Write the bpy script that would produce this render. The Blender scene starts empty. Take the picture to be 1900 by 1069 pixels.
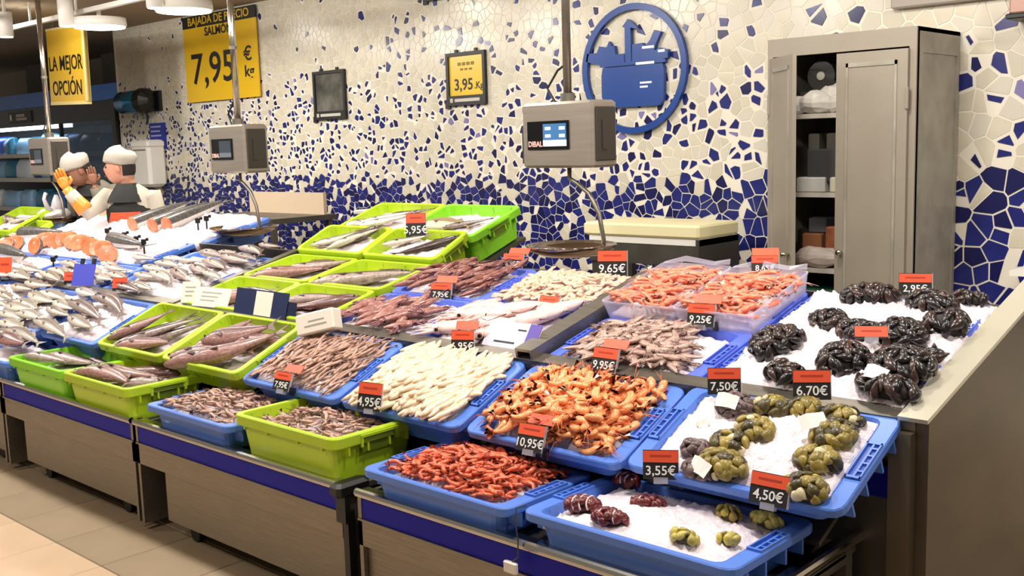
import bpy, bmesh, math, random
import numpy as np
from mathutils import Vector, Matrix, noise
from mathutils.kdtree import KDTree
R = random.Random(7)
PI = math.pi
scene = bpy.context.scene
C = scene.collection

# ------------------------------------------------------------------ camera, world, lights, exposure
EYE = Vector((0, 0, 1.6))
FOC = 1957.43
RIGHT = Vector((0.73447141, 0.6779759, -0.03000726))
DOWN = Vector((0.07051615, -0.12022032, -0.99023964))
FWD = Vector((-0.67496609, 0.7251867, -0.13610664))
cd = bpy.data.cameras.new('camera'); cam = bpy.data.objects.new('camera', cd); C.objects.link(cam)
cd.sensor_width = 36; cd.lens = 36 * FOC / 1900; cd.clip_start = .05; cd.clip_end = 60
m = Matrix.Identity(4)
for i in range(3):
    m[i][0] = RIGHT[i]; m[i][1] = -DOWN[i]; m[i][2] = -FWD[i]; m[i][3] = EYE[i]
cam.matrix_world = m
scene.camera = cam
w = bpy.data.worlds.new('store_light'); scene.world = w; w.use_nodes = True
w.node_tree.nodes['Background'].inputs[0].default_value = (1.0, .92, .82, 1)
w.node_tree.nodes['Background'].inputs[1].default_value = 0.28
scene.view_settings.view_transform = 'Standard'; scene.view_settings.look = 'None'
scene.view_settings.exposure = 0.0; scene.view_settings.gamma = 1.0
scene.view_settings.use_curve_mapping = False

def lamp(name, loc, energy, size, color=(1, .95, .88), target=None, kind='AREA', spot=90):
    l = bpy.data.lights.new(name, kind); l.energy = energy; l.color = color
    if kind == 'AREA': l.shape = 'DISK'; l.size = size
    else:
        l.spot_size = math.radians(spot); l.spot_blend = .6; l.shadow_soft_size = size
    o = bpy.data.objects.new(name, l); C.objects.link(o); o.location = loc
    if target is not None:
        d = Vector(target) - Vector(loc); o.rotation_euler = d.to_track_quat('-Z', 'Y').to_euler()
    return o
# ceiling spots that wash the fish counter, one row along the display; the rightmost is added for light from the right
for x, e in ((-9.2, 42), (-7.6, 42), (-6.0, 36), (-4.4, 31), (-2.8, 30), (-1.4, 31), (.4, 26)):
    lamp('counter_lamp', (x, 2.2, 2.84), e, .30, (1, .955, .90), (x, 2.9, .8))
for x, e in ((-9.5, 11), (-7.0, 16), (-4.5, 22), (-2.2, 26), (-.2, 34)):  # the rightmost one is added to brighten the cabinet side
    lamp('wall_lamp', (x, 3.9, 2.84), e, .35, (1, .94, .85), (x, 4.6, 1.0))
lamp('aisle_lamp', (-3.3, -.1, 2.84), 28, .5, (1, .90, .78), (-3.3, .5, 0))
lamp('aisle_lamp', (-6.3, .3, 2.84), 28, .5, (1, .90, .78), (-6.3, .6, 0))

# ------------------------------------------------------------------ geometry helpers
def lin(h):
    h = h.lstrip('#'); v = [int(h[i:i + 2], 16) / 255 for i in (0, 2, 4)]
    return tuple(c / 12.92 if c <= .04045 else ((c + .055) / 1.055) ** 2.4 for c in v) + (1,)

def at(px, py, y0, z0, tilt):
    """point of the plane z = z0 + (y-y0) tan(tilt) that lies behind a photo pixel"""
    d = RIGHT * (px - 950) + DOWN * (py - 534.5) + FWD * FOC
    t = math.tan(math.radians(tilt))
    s = (z0 - y0 * t - EYE.z) / (d.z - d.y * t)
    return EYE + d * s
def up(px, py, dz=0): return at(px, py, 2.76, .84 + dz, 14)
def row2(px, py, dz=0): return at(px, py, 2.36, .665 + dz, 23.5)
def flat(px, py, z): return at(px, py, 0, z, 0)

MATS = {}
def M(name, col, rough=.5, metal=0., col2=None, scale=20., bump=0., bscale=60., var=0., spec=.5, emit=0., alpha=1., coat=0., aniso=None, sss=0., trans=0.):
    if name in MATS: return MATS[name]
    mt = bpy.data.materials.new(name); mt.use_nodes = True; nt = mt.node_tree; N = nt.nodes; L = nt.links
    b = N['Principled BSDF']
    b.inputs['Roughness'].default_value = rough; b.inputs['Metallic'].default_value = metal
    b.inputs['Specular IOR Level'].default_value = spec
    b.inputs['Coat Weight'].default_value = coat; b.inputs['Coat Roughness'].default_value = .12
    if sss: b.inputs['Subsurface Weight'].default_value = sss; b.inputs['Subsurface Radius'].default_value = (.01, .006, .004)
    if trans: b.inputs['Transmission Weight'].default_value = trans
    tc = N.new('ShaderNodeTexCoord'); src = tc.outputs['Object']
    if aniso:
        mp = N.new('ShaderNodeMapping'); mp.inputs['Scale'].default_value = aniso; L.new(src, mp.inputs[0]); src = mp.outputs[0]
    out = None
    if col2:
        nz = N.new('ShaderNodeTexNoise'); nz.inputs['Scale'].default_value = scale; nz.inputs['Detail'].default_value = 4
        L.new(src, nz.inputs['Vector'])
        rp = N.new('ShaderNodeValToRGB'); rp.color_ramp.elements[0].position = .35; rp.color_ramp.elements[1].position = .65
        rp.color_ramp.elements[0].color = lin(col); rp.color_ramp.elements[1].color = lin(col2)
        L.new(nz.outputs['Fac'], rp.inputs[0]); out = rp.outputs[0]
    if var:
        oi = N.new('ShaderNodeObjectInfo'); mr = N.new('ShaderNodeMapRange')
        mr.inputs[3].default_value = 1 - var; mr.inputs[4].default_value = 1 + var
        L.new(oi.outputs['Random'], mr.inputs[0])
        hs = N.new('ShaderNodeHueSaturation'); L.new(mr.outputs[0], hs.inputs['Value'])
        if out: L.new(out, hs.inputs['Color'])
        else: hs.inputs['Color'].default_value = lin(col)
        out = hs.outputs[0]
    if out: L.new(out, b.inputs['Base Color'])
    else: b.inputs['Base Color'].default_value = lin(col)
    if bump:
        nb = N.new('ShaderNodeTexNoise'); nb.inputs['Scale'].default_value = bscale; nb.inputs['Detail'].default_value = 3
        L.new(src, nb.inputs['Vector'])
        bp = N.new('ShaderNodeBump'); bp.inputs['Strength'].default_value = bump; bp.inputs['Distance'].default_value = .004
        L.new(nb.outputs['Fac'], bp.inputs['Height']); L.new(bp.outputs[0], b.inputs['Normal'])
    if emit:
        b.inputs['Emission Color'].default_value = lin(col); b.inputs['Emission Strength'].default_value = emit
    if alpha < 1: b.inputs['Alpha'].default_value = alpha
    mt.diffuse_color = lin(col)
    MATS[name] = mt
    return mt

class MB:
    def __init__(s): s.v = []; s.f = []; s.mi = []; s.T = Matrix.Identity(4); s.m = 0
    def add(s, vs, fs, m=None):
        o = len(s.v); s.v += [tuple(s.T @ Vector(p)) for p in vs]
        for f in fs: s.f.append([i + o for i in f]); s.mi.append(s.m if m is None else m)
        return s
    def box(s, c, d, m=None, rot=None):
        x, y, z = d[0] / 2, d[1] / 2, d[2] / 2; c = Vector(c)
        vs = [Vector((sx * x, sy * y, sz * z)) for sz in (-1, 1) for sx, sy in ((-1, -1), (1, -1), (1, 1), (-1, 1))]
        if rot is not None: vs = [rot @ p for p in vs]
        return s.add([p + c for p in vs], [(3, 2, 1, 0), (4, 5, 6, 7), (0, 1, 5, 4), (1, 2, 6, 5), (2, 3, 7, 6), (3, 0, 4, 7)], m)
    def bx(s, x0, x1, y0, y1, z0, z1, m=None):
        return s.box(((x0 + x1) / 2, (y0 + y1) / 2, (z0 + z1) / 2), (abs(x1 - x0), abs(y1 - y0), abs(z1 - z0)), m)
    def bbox(s, c, d, b, m=None, rot=None):
        """box with chamfered vertical and horizontal edges"""
        x, y, z = d[0] / 2, d[1] / 2, d[2] / 2; c = Vector(c)
        lo = []
        for zz, q in ((-z, b), (-z + b, 0), (z - b, 0), (z, b)):
            X, Y = x - q, y - q; k = b
            lo.append([(-X + k, -Y, zz), (X - k, -Y, zz), (X, -Y + k, zz), (X, Y - k, zz), (X - k, Y, zz), (-X + k, Y, zz), (-X, Y - k, zz), (-X, -Y + k, zz)])
        lo = [[(rot @ Vector(p) if rot is not None else Vector(p)) + c for p in l] for l in lo]
        return s.loft(lo, True, True, m)
    def loft(s, loops, cap0=False, cap1=False, m=None, closed=True):
        n = len(loops[0]); vs = [p for l in loops for p in l]; fs = []
        for i in range(len(loops) - 1):
            for j in range(n if closed else n - 1):
                k = (j + 1) % n; fs.append((i * n + j, i * n + k, (i + 1) * n + k, (i + 1) * n + j))
        if cap0: fs.append(tuple(range(n - 1, -1, -1)))
        if cap1: fs.append(tuple((len(loops) - 1) * n + j for j in range(n)))
        return s.add(vs, fs, m)
    def tube(s, path, r, n=8, m=None, flat=1.0, cap=True, upv=(0, 0, 1)):
        P = [Vector(p) for p in path]; k = len(P)
        rr = r if isinstance(r, (list, tuple)) else [r] * k
        loops = []; prev = None
        for i in range(k):
            t = (P[min(i + 1, k - 1)] - P[max(i - 1, 0)])
            if t.length < 1e-9: t = Vector((1, 0, 0))
            t.normalize()
            u = Vector(upv)
            if prev is not None: u = prev
            a = u - t * u.dot(t)
            if a.length < 1e-4: a = Vector((1, 0, 0)) - t * t.x
            if a.length < 1e-4: a = Vector((0, 1, 0))
            a.normalize(); prev = a; b = t.cross(a)
            loops.append([P[i] + (a * math.sin(q) * flat + b * math.cos(q)) * rr[i] for q in [2 * PI * j / n for j in range(n)]])
        return s.loft(loops, cap, cap, m)
    def lathe(s, prof, n=20, m=None, c=(0, 0, 0), cap0=True, cap1=True):
        c = Vector(c)
        return s.loft([[c + Vector((r * math.cos(2 * PI * j / n), r * math.sin(2 * PI * j / n), z)) for j in range(n)] for r, z in prof], cap0, cap1, m)
    def prism(s, poly, z0, z1, m=None):
        return s.loft([[(x, y, z0) for x, y in poly], [(x, y, z1) for x, y in poly]], True, True, m)
    def ell(s, c, r, n=10, k=6, m=None, rot=None):
        c = Vector(c); loops = []
        for i in range(k + 1):
            a = -PI / 2 + PI * i / k; q = max(math.cos(a), .02)
            l = [Vector((r[0] * q * math.cos(2 * PI * j / n), r[1] * q * math.sin(2 * PI * j / n), r[2] * math.sin(a))) for j in range(n)]
            loops.append([(rot @ p if rot is not None else p) + c for p in l])
        return s.loft(loops, True, True, m)
    def mesh(s, name, mats, smooth=False):
        me = bpy.data.meshes.new(name); me.from_pydata(s.v, [], s.f)
        for mt in (mats if isinstance(mats, (list, tuple)) else [mats]): me.materials.append(mt)
        me.polygons.foreach_set('material_index', s.mi)
        if smooth: me.polygons.foreach_set('use_smooth', [True] * len(s.f))
        me.update(); return me
    def build(s, name, mats, parent=None, smooth=False, mw=None):
        return link(name, s.mesh(name, mats, smooth), parent, mw)

def link(name, me, parent=None, mw=None):
    o = bpy.data.objects.new(name, me); C.objects.link(o)
    if parent is not None: o.parent = parent
    if mw is not None: o.matrix_basis = mw
    return o
def tag(o, label, cat, group=None, kind=None):
    o['label'] = label; o['category'] = cat
    if group: o['group'] = group
    if kind: o['kind'] = kind
    return o
def thing(name, label, cat, mw=None, group=None):
    o = link(name, None, None, mw); o.empty_display_size = .05
    return tag(o, label, cat, group)
def struct(o): o['kind'] = 'structure'; return o
def copy_tree(o, parent=None):
    c = o.copy(); C.objects.link(c)
    if parent is not None: c.parent = parent
    for ch in list(o.children): copy_tree(ch, c)
    return c
def T(x, y=None, z=None): return Matrix.Translation(Vector(x) if y is None else (x, y, z))
def RX(d): return Matrix.Rotation(math.radians(d), 4, 'X')
def RY(d): return Matrix.Rotation(math.radians(d), 4, 'Y')
def RZ(d): return Matrix.Rotation(math.radians(d), 4, 'Z')
def SC(x, y=None, z=None): return Matrix.Diagonal((x, x if y is None else y, x if z is None else z, 1))
def rrect(w, d, r, n=3):
    p = []
    for cx, cy, a0 in ((w / 2 - r, d / 2 - r, 0), (-w / 2 + r, d / 2 - r, 90), (-w / 2 + r, -d / 2 + r, 180), (w / 2 - r, -d / 2 + r, 270)):
        for i in range(n + 1):
            a = math.radians(a0 + 90 * i / n); p.append((cx + r * math.cos(a), cy + r * math.sin(a)))
    return p
def ring(w, d, r, z, n=3): return [(x, y, z) for x, y in rrect(w, d, r, n)]

_TXT = {}
def text_mesh(s, size, mat, bold=.0, ext=.0006, sx=1.0):
    key = (s, size, mat.name, bold, sx)
    if key in _TXT: return _TXT[key]
    cu = bpy.data.curves.new('txt', 'FONT'); cu.body = s; cu.size = size; cu.align_x = 'CENTER'; cu.align_y = 'CENTER'
    cu.extrude = ext; cu.offset = bold; cu.resolution_u = 3
    o = bpy.data.objects.new('txt', cu); C.objects.link(o)
    bpy.context.view_layer.update()
    me = bpy.data.meshes.new_from_object(o.evaluated_get(bpy.context.evaluated_depsgraph_get()))
    bpy.data.objects.remove(o)
    me.transform(RX(90) @ SC(sx, 1, 1)); me.materials.clear(); me.materials.append(mat); me.name = 'lettering'
    _TXT[key] = me
    return me

# ------------------------------------------------------------------ shared materials
STEEL = M('brushed_steel', '#8c857a', .36, .78, col2='#7b756b', scale=6, aniso=(1, 8, 60), bump=.05)
STEEL_D = M('dull_steel', '#706b64', .42, .75, col2='#605b55', scale=5)
CHROME = M('polished_steel', '#cfc8bc', .18, 1.)
BLACK = M('black_plastic', '#151414', .45)
WHITE = M('white_plastic', '#e9e6de', .4)
BLUEP = M('royal_blue_band', '#11149a', .5, spec=.2)
NAVY = M('navy_board', '#15214f', .5)
ORANGE = M('orange_promo', '#f05c38', .45)
CARD = M('black_price_card', '#211f1f', .5)
CHALK = M('white_price_ink', '#f4f2ee', .6)
CLEAR = M('clear_acrylic', '#e8e6f0', .15, alpha=.35)
ICE = M('crushed_ice', '#f3e8ec', .45, col2='#e8dce2', scale=110, bump=.8, bscale=170, sss=.3)
BLUEC = M('blue_crate_plastic', '#5a86e0', .38, col2='#5580da', scale=3)
BLUEV = M('violet_blue_crate_plastic', '#5c74e2', .38)
BLUED = M('blue_recess_shade', '#1c3fa0', .4)  # darker crate blue: the shade of the grip pocket put into the colour
LIME = M('lime_crate_plastic', '#b9d628', .36, col2='#b0d022', scale=3)
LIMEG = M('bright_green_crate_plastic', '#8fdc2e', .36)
LIMED = M('lime_slot_shade', '#5f7414', .5)  # darker lime: the shade of the handle slot put into the colour
# ------------------------------------------------------------------ floor
GROUT = M('floor_grout', '#7d7061', .7)
TILE_A = M('floor_tile_beige', '#a8947a', .28, col2='#b09c82', scale=4, var=.05)
TILE_B = M('floor_tile_light', '#dcbd9c', .28, col2='#e2c4a4', scale=4, var=.03)
mb = MB(); mb.bx(-19, 5, -5, 9, -.06, -.004)
floor = struct(mb.build('floor', GROUT))
def tile_mesh(mt):
    b = MB(); b.bbox((0, 0, -.008), (.394, .394, .016), .0025); return b.mesh('floor_tile', mt)
ta, tb = tile_mesh(TILE_A), tile_mesh(TILE_B)
far = MB(); nt = 0
for i in range(-36, 6):
    for j in range(-9, 17):
        x = -4.315 + .2 + .4 * i + 3.6; y = 1.784 - .2 + .4 * (j - 3)
        if x < -19 or x > 4.8: continue
        near = -7.2 < x < -1.2 and -.3 < y < 3.0
        if near and nt < 290:
            link('floor_tile', tb if y < 1.78 else ta, floor, T(x, y, 0)); nt += 1
        else: far.bbox((x, y, -.008), (.394, .394, .016), .0025)
o = far.build('floor_tile_field', TILE_A, floor); o['kind'] = 'stuff'

# ------------------------------------------------------------------ ceiling
CEIL = M('ceiling_paint', '#a39380', .8)
mb = MB(); mb.bx(-19, 5, -5, 9, 2.9, 3.0); struct(mb.build('ceiling', CEIL))

# ------------------------------------------------------------------ back wall with broken-tile mosaic
WX0, WX1, WY, WZ = -10.8, 4.0, 5.54, 2.9
GRT = M('mosaic_grout', '#e6dfd0', .7)
mb = MB(); mb.bx(WX0, WX1, WY, WY + .3, 0, WZ)
wall = struct(mb.build('wall_back', GRT))
TL = [M('cream_tile', '#d8d0bc', .22, col2='#d0c8b4', scale=7), M('sand_tile', '#cbc4b2', .22), M('grey_tile', '#d2ccbe', .22),
      M('cobalt_tile', '#1f2468', .22, col2='#262c76', scale=7), M('navy_tile', '#1a1b50', .22), M('lilac_tile', '#8178ac', .25)]
def clip(poly, p, n):
    out = []; k = len(poly)
    for i in range(k):
        a, b = poly[i], poly[(i + 1) % k]
        da = (a[0] - p[0]) * n[0] + (a[1] - p[1]) * n[1]; db = (b[0] - p[0]) * n[0] + (b[1] - p[1]) * n[1]
        if da <= 0: out.append(a)
        if da * db < 0:
            t = da / (da - db); out.append((a[0] + (b[0] - a[0]) * t, a[1] + (b[1] - a[1]) * t))
    return out
def mosaic():
    rs = random.Random(11); P = []
    x = WX0
    while x < .6:
        s = float(np.interp(x, (-10.8, -5, -3.8, -2.8, 0), (.046, .058, .066, .09, .1)))
        n = int((WZ - .62) / s); ss = (WZ - .62) / n
        for j in range(n): P.append((x + s / 2 + rs.uniform(-.46, .46) * s, .62 + (j + .5 + rs.uniform(-.46, .46)) * ss, s))
        x += s
    kd = KDTree(len(P))
    for i, p in enumerate(P): kd.insert((p[0], p[1], 0), i)
    kd.balance()
    tiles = []
    for i, (x, z, s) in enumerate(P):
        hi = WZ - .003; lo = .62; e = 1.9 * s
        poly = [(max(x - e, WX0 + .003), max(z - e, lo)), (x + e, max(z - e, lo)), (x + e, min(z + e, hi)), (max(x - e, WX0 + .003), min(z + e, hi))]
        zz = z + rs.gauss(0, .03)
        p = .87 if zz < 1.24 else .8 if zz < 1.33 else .52 if zz < 1.6 else .46 if zz < 1.95 else .30 if zz < 2.25 else .19
        if x < -6.5 and zz > 2.35: p = .02
        elif x < -6.5 and zz > 2.1: p = .15
        blue = rs.random() < p
        k = s / .085
        g = k * (rs.uniform(.009, .017) if blue and z > 1.36 else rs.uniform(.0022, .005))
        for co, j, _d in kd.find_n((x, z, 0), 22):
            if j == i: continue
            q = P[j]; dx, dz = q[0] - x, q[1] - z; d = math.hypot(dx, dz)
            if d < 1e-6: continue
            n = (dx / d, dz / d); h = max(d / 2 - g, .003)
            poly = clip(poly, (x + n[0] * h, z + n[1] * h), n)
            if len(poly) < 3: break
        if len(poly) < 3: continue
        if blue and rs.random() < (.8 if z > 1.36 else .22):
            a = rs.uniform(0, 2 * PI); r = rs.uniform(.004, .018) * k
            q = clip(poly, (x + r * math.cos(a), z + r * math.sin(a)), (math.cos(a), math.sin(a)))
            if len(q) >= 3: poly = q
        pp = []
        for v in poly:
            if not pp or math.hypot(v[0] - pp[-1][0], v[1] - pp[-1][1]) > .0025: pp.append(v)
        if len(pp) < 3: continue
        m = rs.choice((3, 3, 4)) if blue else rs.choice((0, 0, 1, 2))
        if blue and z > 1.4 and rs.random() < .06: m = 5
        tiles.append((x, z, pp, m, rs.uniform(.003, .005) if blue else rs.uniform(.0018, .003)))
    return tiles
tl = mosaic()
def px_of(x, y, z):
    d = Vector((x, y, z)) - EYE; f = d.dot(FWD)
    return 950 + FOC * d.dot(RIGHT) / f, 534.5 + FOC * d.dot(DOWN) / f, f
def seen(t):
    a, b, f = px_of(t[0], WY, t[1])
    if not (0 < a < 1900 and 0 < b < 560): return 0
    if 1428 < a < 1778 and b > 50: return 0
    if b > 500 and a < 1780: return 0
    A = abs(sum(t[2][i][0] * t[2][(i + 1) % len(t[2])][1] - t[2][(i + 1) % len(t[2])][0] * t[2][i][1] for i in range(len(t[2])))) / 2
    return A / f ** 3
tl.sort(key=seen, reverse=True)
rest = MB()
for k, (x, z, pp, m, h) in enumerate(tl):
    if k < 300:
        b = MB(); b.loft([[(px - x, 0, pz - z) for px, pz in pp], [(x + (px - x) * .97 - x, -h, z + (pz - z) * .97 - z) for px, pz in pp]], False, True)
        b.build('mosaic_tile', TL[m], wall, mw=T(x, WY, z))
    else:
        rest.loft([[(px, WY, pz) for px, pz in pp], [(x + (px - x) * .97, WY - h, z + (pz - z) * .97) for px, pz in pp]], False, True, m)
o = rest.build('mosaic_tile_field', TL, wall); o['kind'] = 'stuff'

# far wall and pillar beyond the mosaic wall
FARW = M('far_wall_paint', '#8d7f6f', .8)
mb = MB(); mb.bx(-19, WX0, 6.9, 7.1, 0, 2.9); struct(mb.build('wall_far', FARW))
mb = MB(); mb.bbox((-14.9, 6.7, 1.45), (.8, .4, 2.9), .02); struct(mb.build('trim_1', M('pillar_paint', '#5d534a', .7)))
mb = MB(); mb.bbox((-13.0, 6.75, 1.45), (.5, .3, 2.9), .02); struct(mb.build('trim_2', M('pillar_paint', '#5d534a', .7)))

# ------------------------------------------------------------------ things fixed to the wall
def frame_sign(px0, px1, pz0, pz1, label, sheet, group=None):
    t = thing('sign_frame', label, 'sign', T((px0 + px1) / 2, WY - .012, (pz0 + pz1) / 2), group)
    w_, h_ = px1 - px0, pz1 - pz0
    b = MB(); e = .025
    b.bx(-w_ / 2, w_ / 2, -.02, .005, h_ / 2 - e, h_ / 2); b.bx(-w_ / 2, w_ / 2, -.022, .005, -h_ / 2, -h_ / 2 + .07)
    b.bx(-w_ / 2, -w_ / 2 + e, -.02, .005, -h_ / 2 + .07, h_ / 2 - e); b.bx(w_ / 2 - e, w_ / 2, -.02, .005, -h_ / 2 + .07, h_ / 2 - e)
    b.build('frame', BLACK, t)
    b = MB(); b.bx(-w_ / 2 + e, w_ / 2 - e, -.006, .004, -h_ / 2 + .07, h_ / 2 - e); b.build('sheet', sheet, t)
    b = MB(); b.bx(-w_ * .28, w_ * .36, -.0235, -.02, -h_ / 2 + .025, -h_ / 2 + .048); b.bx(-w_ * .4, -w_ * .33, -.0235, -.02, -h_ / 2 + .022, -h_ / 2 + .052)
    b.build('name_strip', M('pale_strip', '#bdb8ad', .5), t)
    b = MB()
    for q in (-.25, .25): b.bx(q * w_ - .012, q * w_ + .012, -.01, .006, h_ / 2 - .004, h_ / 2 + .022)
    b.bx(-w_ / 2 - .03, -w_ / 2 + .02, -.008, .006, -h_ / 2 - .02, -h_ / 2 + .03)
    b.build('hook', BLACK, t)
    return t, w_, h_
YEL = M('yellow_sheet', '#e2bd33', .25); INK = M('black_ink', '#17140f', .5)
t, w_, h_ = frame_sign(-5.73, -5.33, 1.885, 2.265, 'small black framed yellow price sign reading 3,95 on the mosaic wall', YEL)
link('price_text', text_mesh('3,95', .115, INK, .002), t, T(-.03, -.007, -.045))
link('unit_text', text_mesh('.Kg', .07, INK, .001), t, T(.125, -.007, -.055))
b = MB()
for q in range(4): b.bx(-.085 + q * .045, -.052 + q * .045, -.0075, -.006, .095, .118)
for q in range(3): b.bx(-.06 + q * .045, -.03 + q * .045, -.0075, -.006, .06, .075)
b.build('faded_print', M('faded_ink', '#8c7424', .6), t)
frame_sign(-7.35, -6.93, 1.84, 2.24, 'black framed sign with a dark crinkled sheet left of the yellow price sign', M('dark_film', '#3b3a35', .12, col2='#6f6e66', scale=5, bump=.9, bscale=9))
t, w_, h_ = frame_sign(-5.93, -5.48, 2.66, 3.0 - .12, 'dark sign frame cut off by the top of the picture', BLACK)

# big yellow poster
t = thing('price_poster', 'large yellow poster with black header reading BAJADA DE PRECIO SALMÓN 7,95', 'poster', T(-8.73, WY - .03, 2.48))
b = MB(); b.bx(-.61, .61, -.006, .006, -.4, .29); b.build('poster_sheet', M('poster_yellow', '#dfb528', .22), t)
b = MB(); b.bx(-.61, .61, -.0065, .006, .29, .4); b.build('header_band', INK, t)
link('header_text', text_mesh('BAJADA DE PRECIO', .105, M('poster_yellow', '#dfb528'), .001, sx=1.12), t, T(0, -.0075, .345))
link('product_text', text_mesh('SALMÓN', .105, INK, .003, sx=1.1), t, T(.0, -.0075, .235))
link('price_text', text_mesh('7,95', .40, INK, .004, sx=1.1), t, T(-.13, -.0075, -.11))
link('currency_text', text_mesh('€', .17, INK, .003, sx=1.2), t, T(.46, -.0075, -.02))
link('unit_text', text_mesh('kg', .14, INK, .003, sx=1.2), t, T(.47, -.0075, -.17))
b = MB(); b.tube([(-.45, 0, .4), (-.45, -.6, .41)], .003, 5); b.tube([(.45, 0, .4), (.45, -.6, .41)], .003, 5)

# round blue emblem: ring, pot and produce
EMB = M('emblem_blue', '#123f8c', .3); EMH = M('emblem_highlight', '#dfe6f2', .4)
t = thing('round_emblem', 'round blue emblem of a cooking pot with vegetables inside a ring on the wall', 'emblem', T(-4.03, WY - .008, 2.04))
b = MB(); n = 48
for ra, rb in ((.365, .405),):
    lo = [[(ra * math.cos(q), 0, ra * math.sin(q)), (ra * math.cos(q), -.03, ra * math.sin(q)), (rb * math.cos(q), -.03, rb * math.sin(q)), (rb * math.cos(q), 0, rb * math.sin(q))] for q in [2 * PI * i / n for i in range(n + 1)]]
    b.loft(lo)
b.build('ring', EMB, t)
def relief(poly, name, mt=EMB, d=.03, d0=0.):
    bb = MB(); bb.loft([[(x, -d0, z) for x, z in poly], [(x, -d, z) for x, z in poly]], True, True); return bb.build(name, mt, t)
relief([(-.235, .02), (-.245, -.03), (-.245, -.16), (-.22, -.235), (.2, -.235), (.235, -.2), (.24, -.02), (.23, .02)], 'pot')
relief([(-.255, .025), (.25, .025), (.25, .045), (-.255, .045)], 'pot_rim')
relief([(-.055, .045), (-.055, .26), (-.075, .265), (-.03, .31), (.0, .29), (.055, .24), (-.01, .255), (-.005, .045)], 'ladle')
relief([(-.3, .05), (-.37, .07), (-.36, .12), (-.28, .12), (-.26, .16), (-.2, .15), (-.18, .185), (-.16, .15), (-.14, .155), (-.13, .1), (-.06, .1), (-.06, .045), (-.25, .045)], 'produce')
relief([(.0, .045), (.0, .15), (.08, .155), (.1, .13), (.14, .17), (.17, .225), (.22, .21), (.18, .14), (.17, .1), (.21, .115), (.27, .1), (.27, .05), (.22, .045)], 'produce')
b = MB()
for x0, x1, z, hh in ((.06, .15, -.09, .006), (.06, .12, -.115, .006), (.03, .17, .03, .008), (.08, .17, .125, .008), (.2, .25, .095, .008)): b.bx(x0, x1, -.033, -.029, z - hh, z + hh)
b.build('highlight', EMH, t)

# towel dispenser, hanging card, white bin box, small box top right, grey panel
t = thing('towel_dispenser', 'blue metallic paper roll in a black wall holder beside the hanging blue card', 'dispenser', T(-10.12, WY - .14, 2.13))
b = MB(); b.tube([(-.3, 0, 0), (-.29, 0, 0), (.1, 0, 0), (.11, 0, 0)], [.1, .115, .115, .1], 20); b.build('paper_roll', M('blue_foil', '#3f86b8', .18, .7), t, True)
b = MB(); b.tube([(.11, 0, 0), (.2, 0, 0), (.24, .02, 0)], [.13, .12, .06], 16); b.bx(-.3, .24, .1, .139, -.1, .1); b.tube([(.16, 0, -.08), (.17, 0, -.2), (.12, .02, -.22)], .012, 6); b.build('holder', BLACK, t)
t = thing('hanging_card', 'small blue notice card with white lines hanging under the towel dispenser', 'card', T(-10.0, WY - .01, 1.78))
b = MB(); b.bx(-.15, .15, -.01, .009, -.13, .13); b.build('card_sheet', M('card_blue', '#23329a', .4), t)
b = MB()
for i, L_ in enumerate((.2, .18, .2, .14, .17)): b.bx(-.12, -.12 + L_, -.0125, -.009, .085 - .045 * i, .1 - .045 * i)
b.build('print_lines', M('card_print', '#aab4e4', .5), t)
t = thing('waste_bin', 'white plastic box with a lid slot fixed to the mosaic wall behind the staff', 'bin', T(-10.03, WY - .11, 1.5))
b = MB(); b.bbox((0, 0, 0), (.34, .2, .46), .03); b.build('body', WHITE, t)
b = MB(); b.bbox((0, -.008, .2), (.36, .2, .08), .02); b.build('lid', WHITE, t)
b = MB(); b.bx(-.12, .12, -.105, -.099, .135, .15); b.build('slot', M('slot_grey', '#8b8578', .6), t)
t = thing('metal_box', 'pinkish metal box with a dark lower edge at the top right corner', 'box', T(-1.55, WY - .1, 2.28))
b = MB(); b.bbox((0, 0, 0), (.36, .18, .3), .01); b.build('housing', M('pink_metal', '#b98f80', .4), t)
b = MB(); b.bbox((0, -.005, -.16), (.38, .2, .025), .005); b.build('lower_edge', BLACK, t)
t = tag(MB().bbox((0, 0, 0), (.62, .05, .12), .008).build('cable_trunking', M('trunking_grey', '#a49a90', .5), mw=T(-2.05, WY - .03, 2.29)), 'grey cable trunking on the wall above the cabinet', 'trunking')
t = thing('corner_shelf', 'corner of a white wall shelf at the right edge of the picture', 'shelf', T(-1.3, 5.3, .93))
b = MB(); b.bx(-.32, .3, -.16, .2, -.012, .012); b.build('shelf_board', WHITE, t)
b = MB(); b.bx(-.26, -.22, -.1, .2, -.1, -.012); b.build('bracket', STEEL, t)

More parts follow.
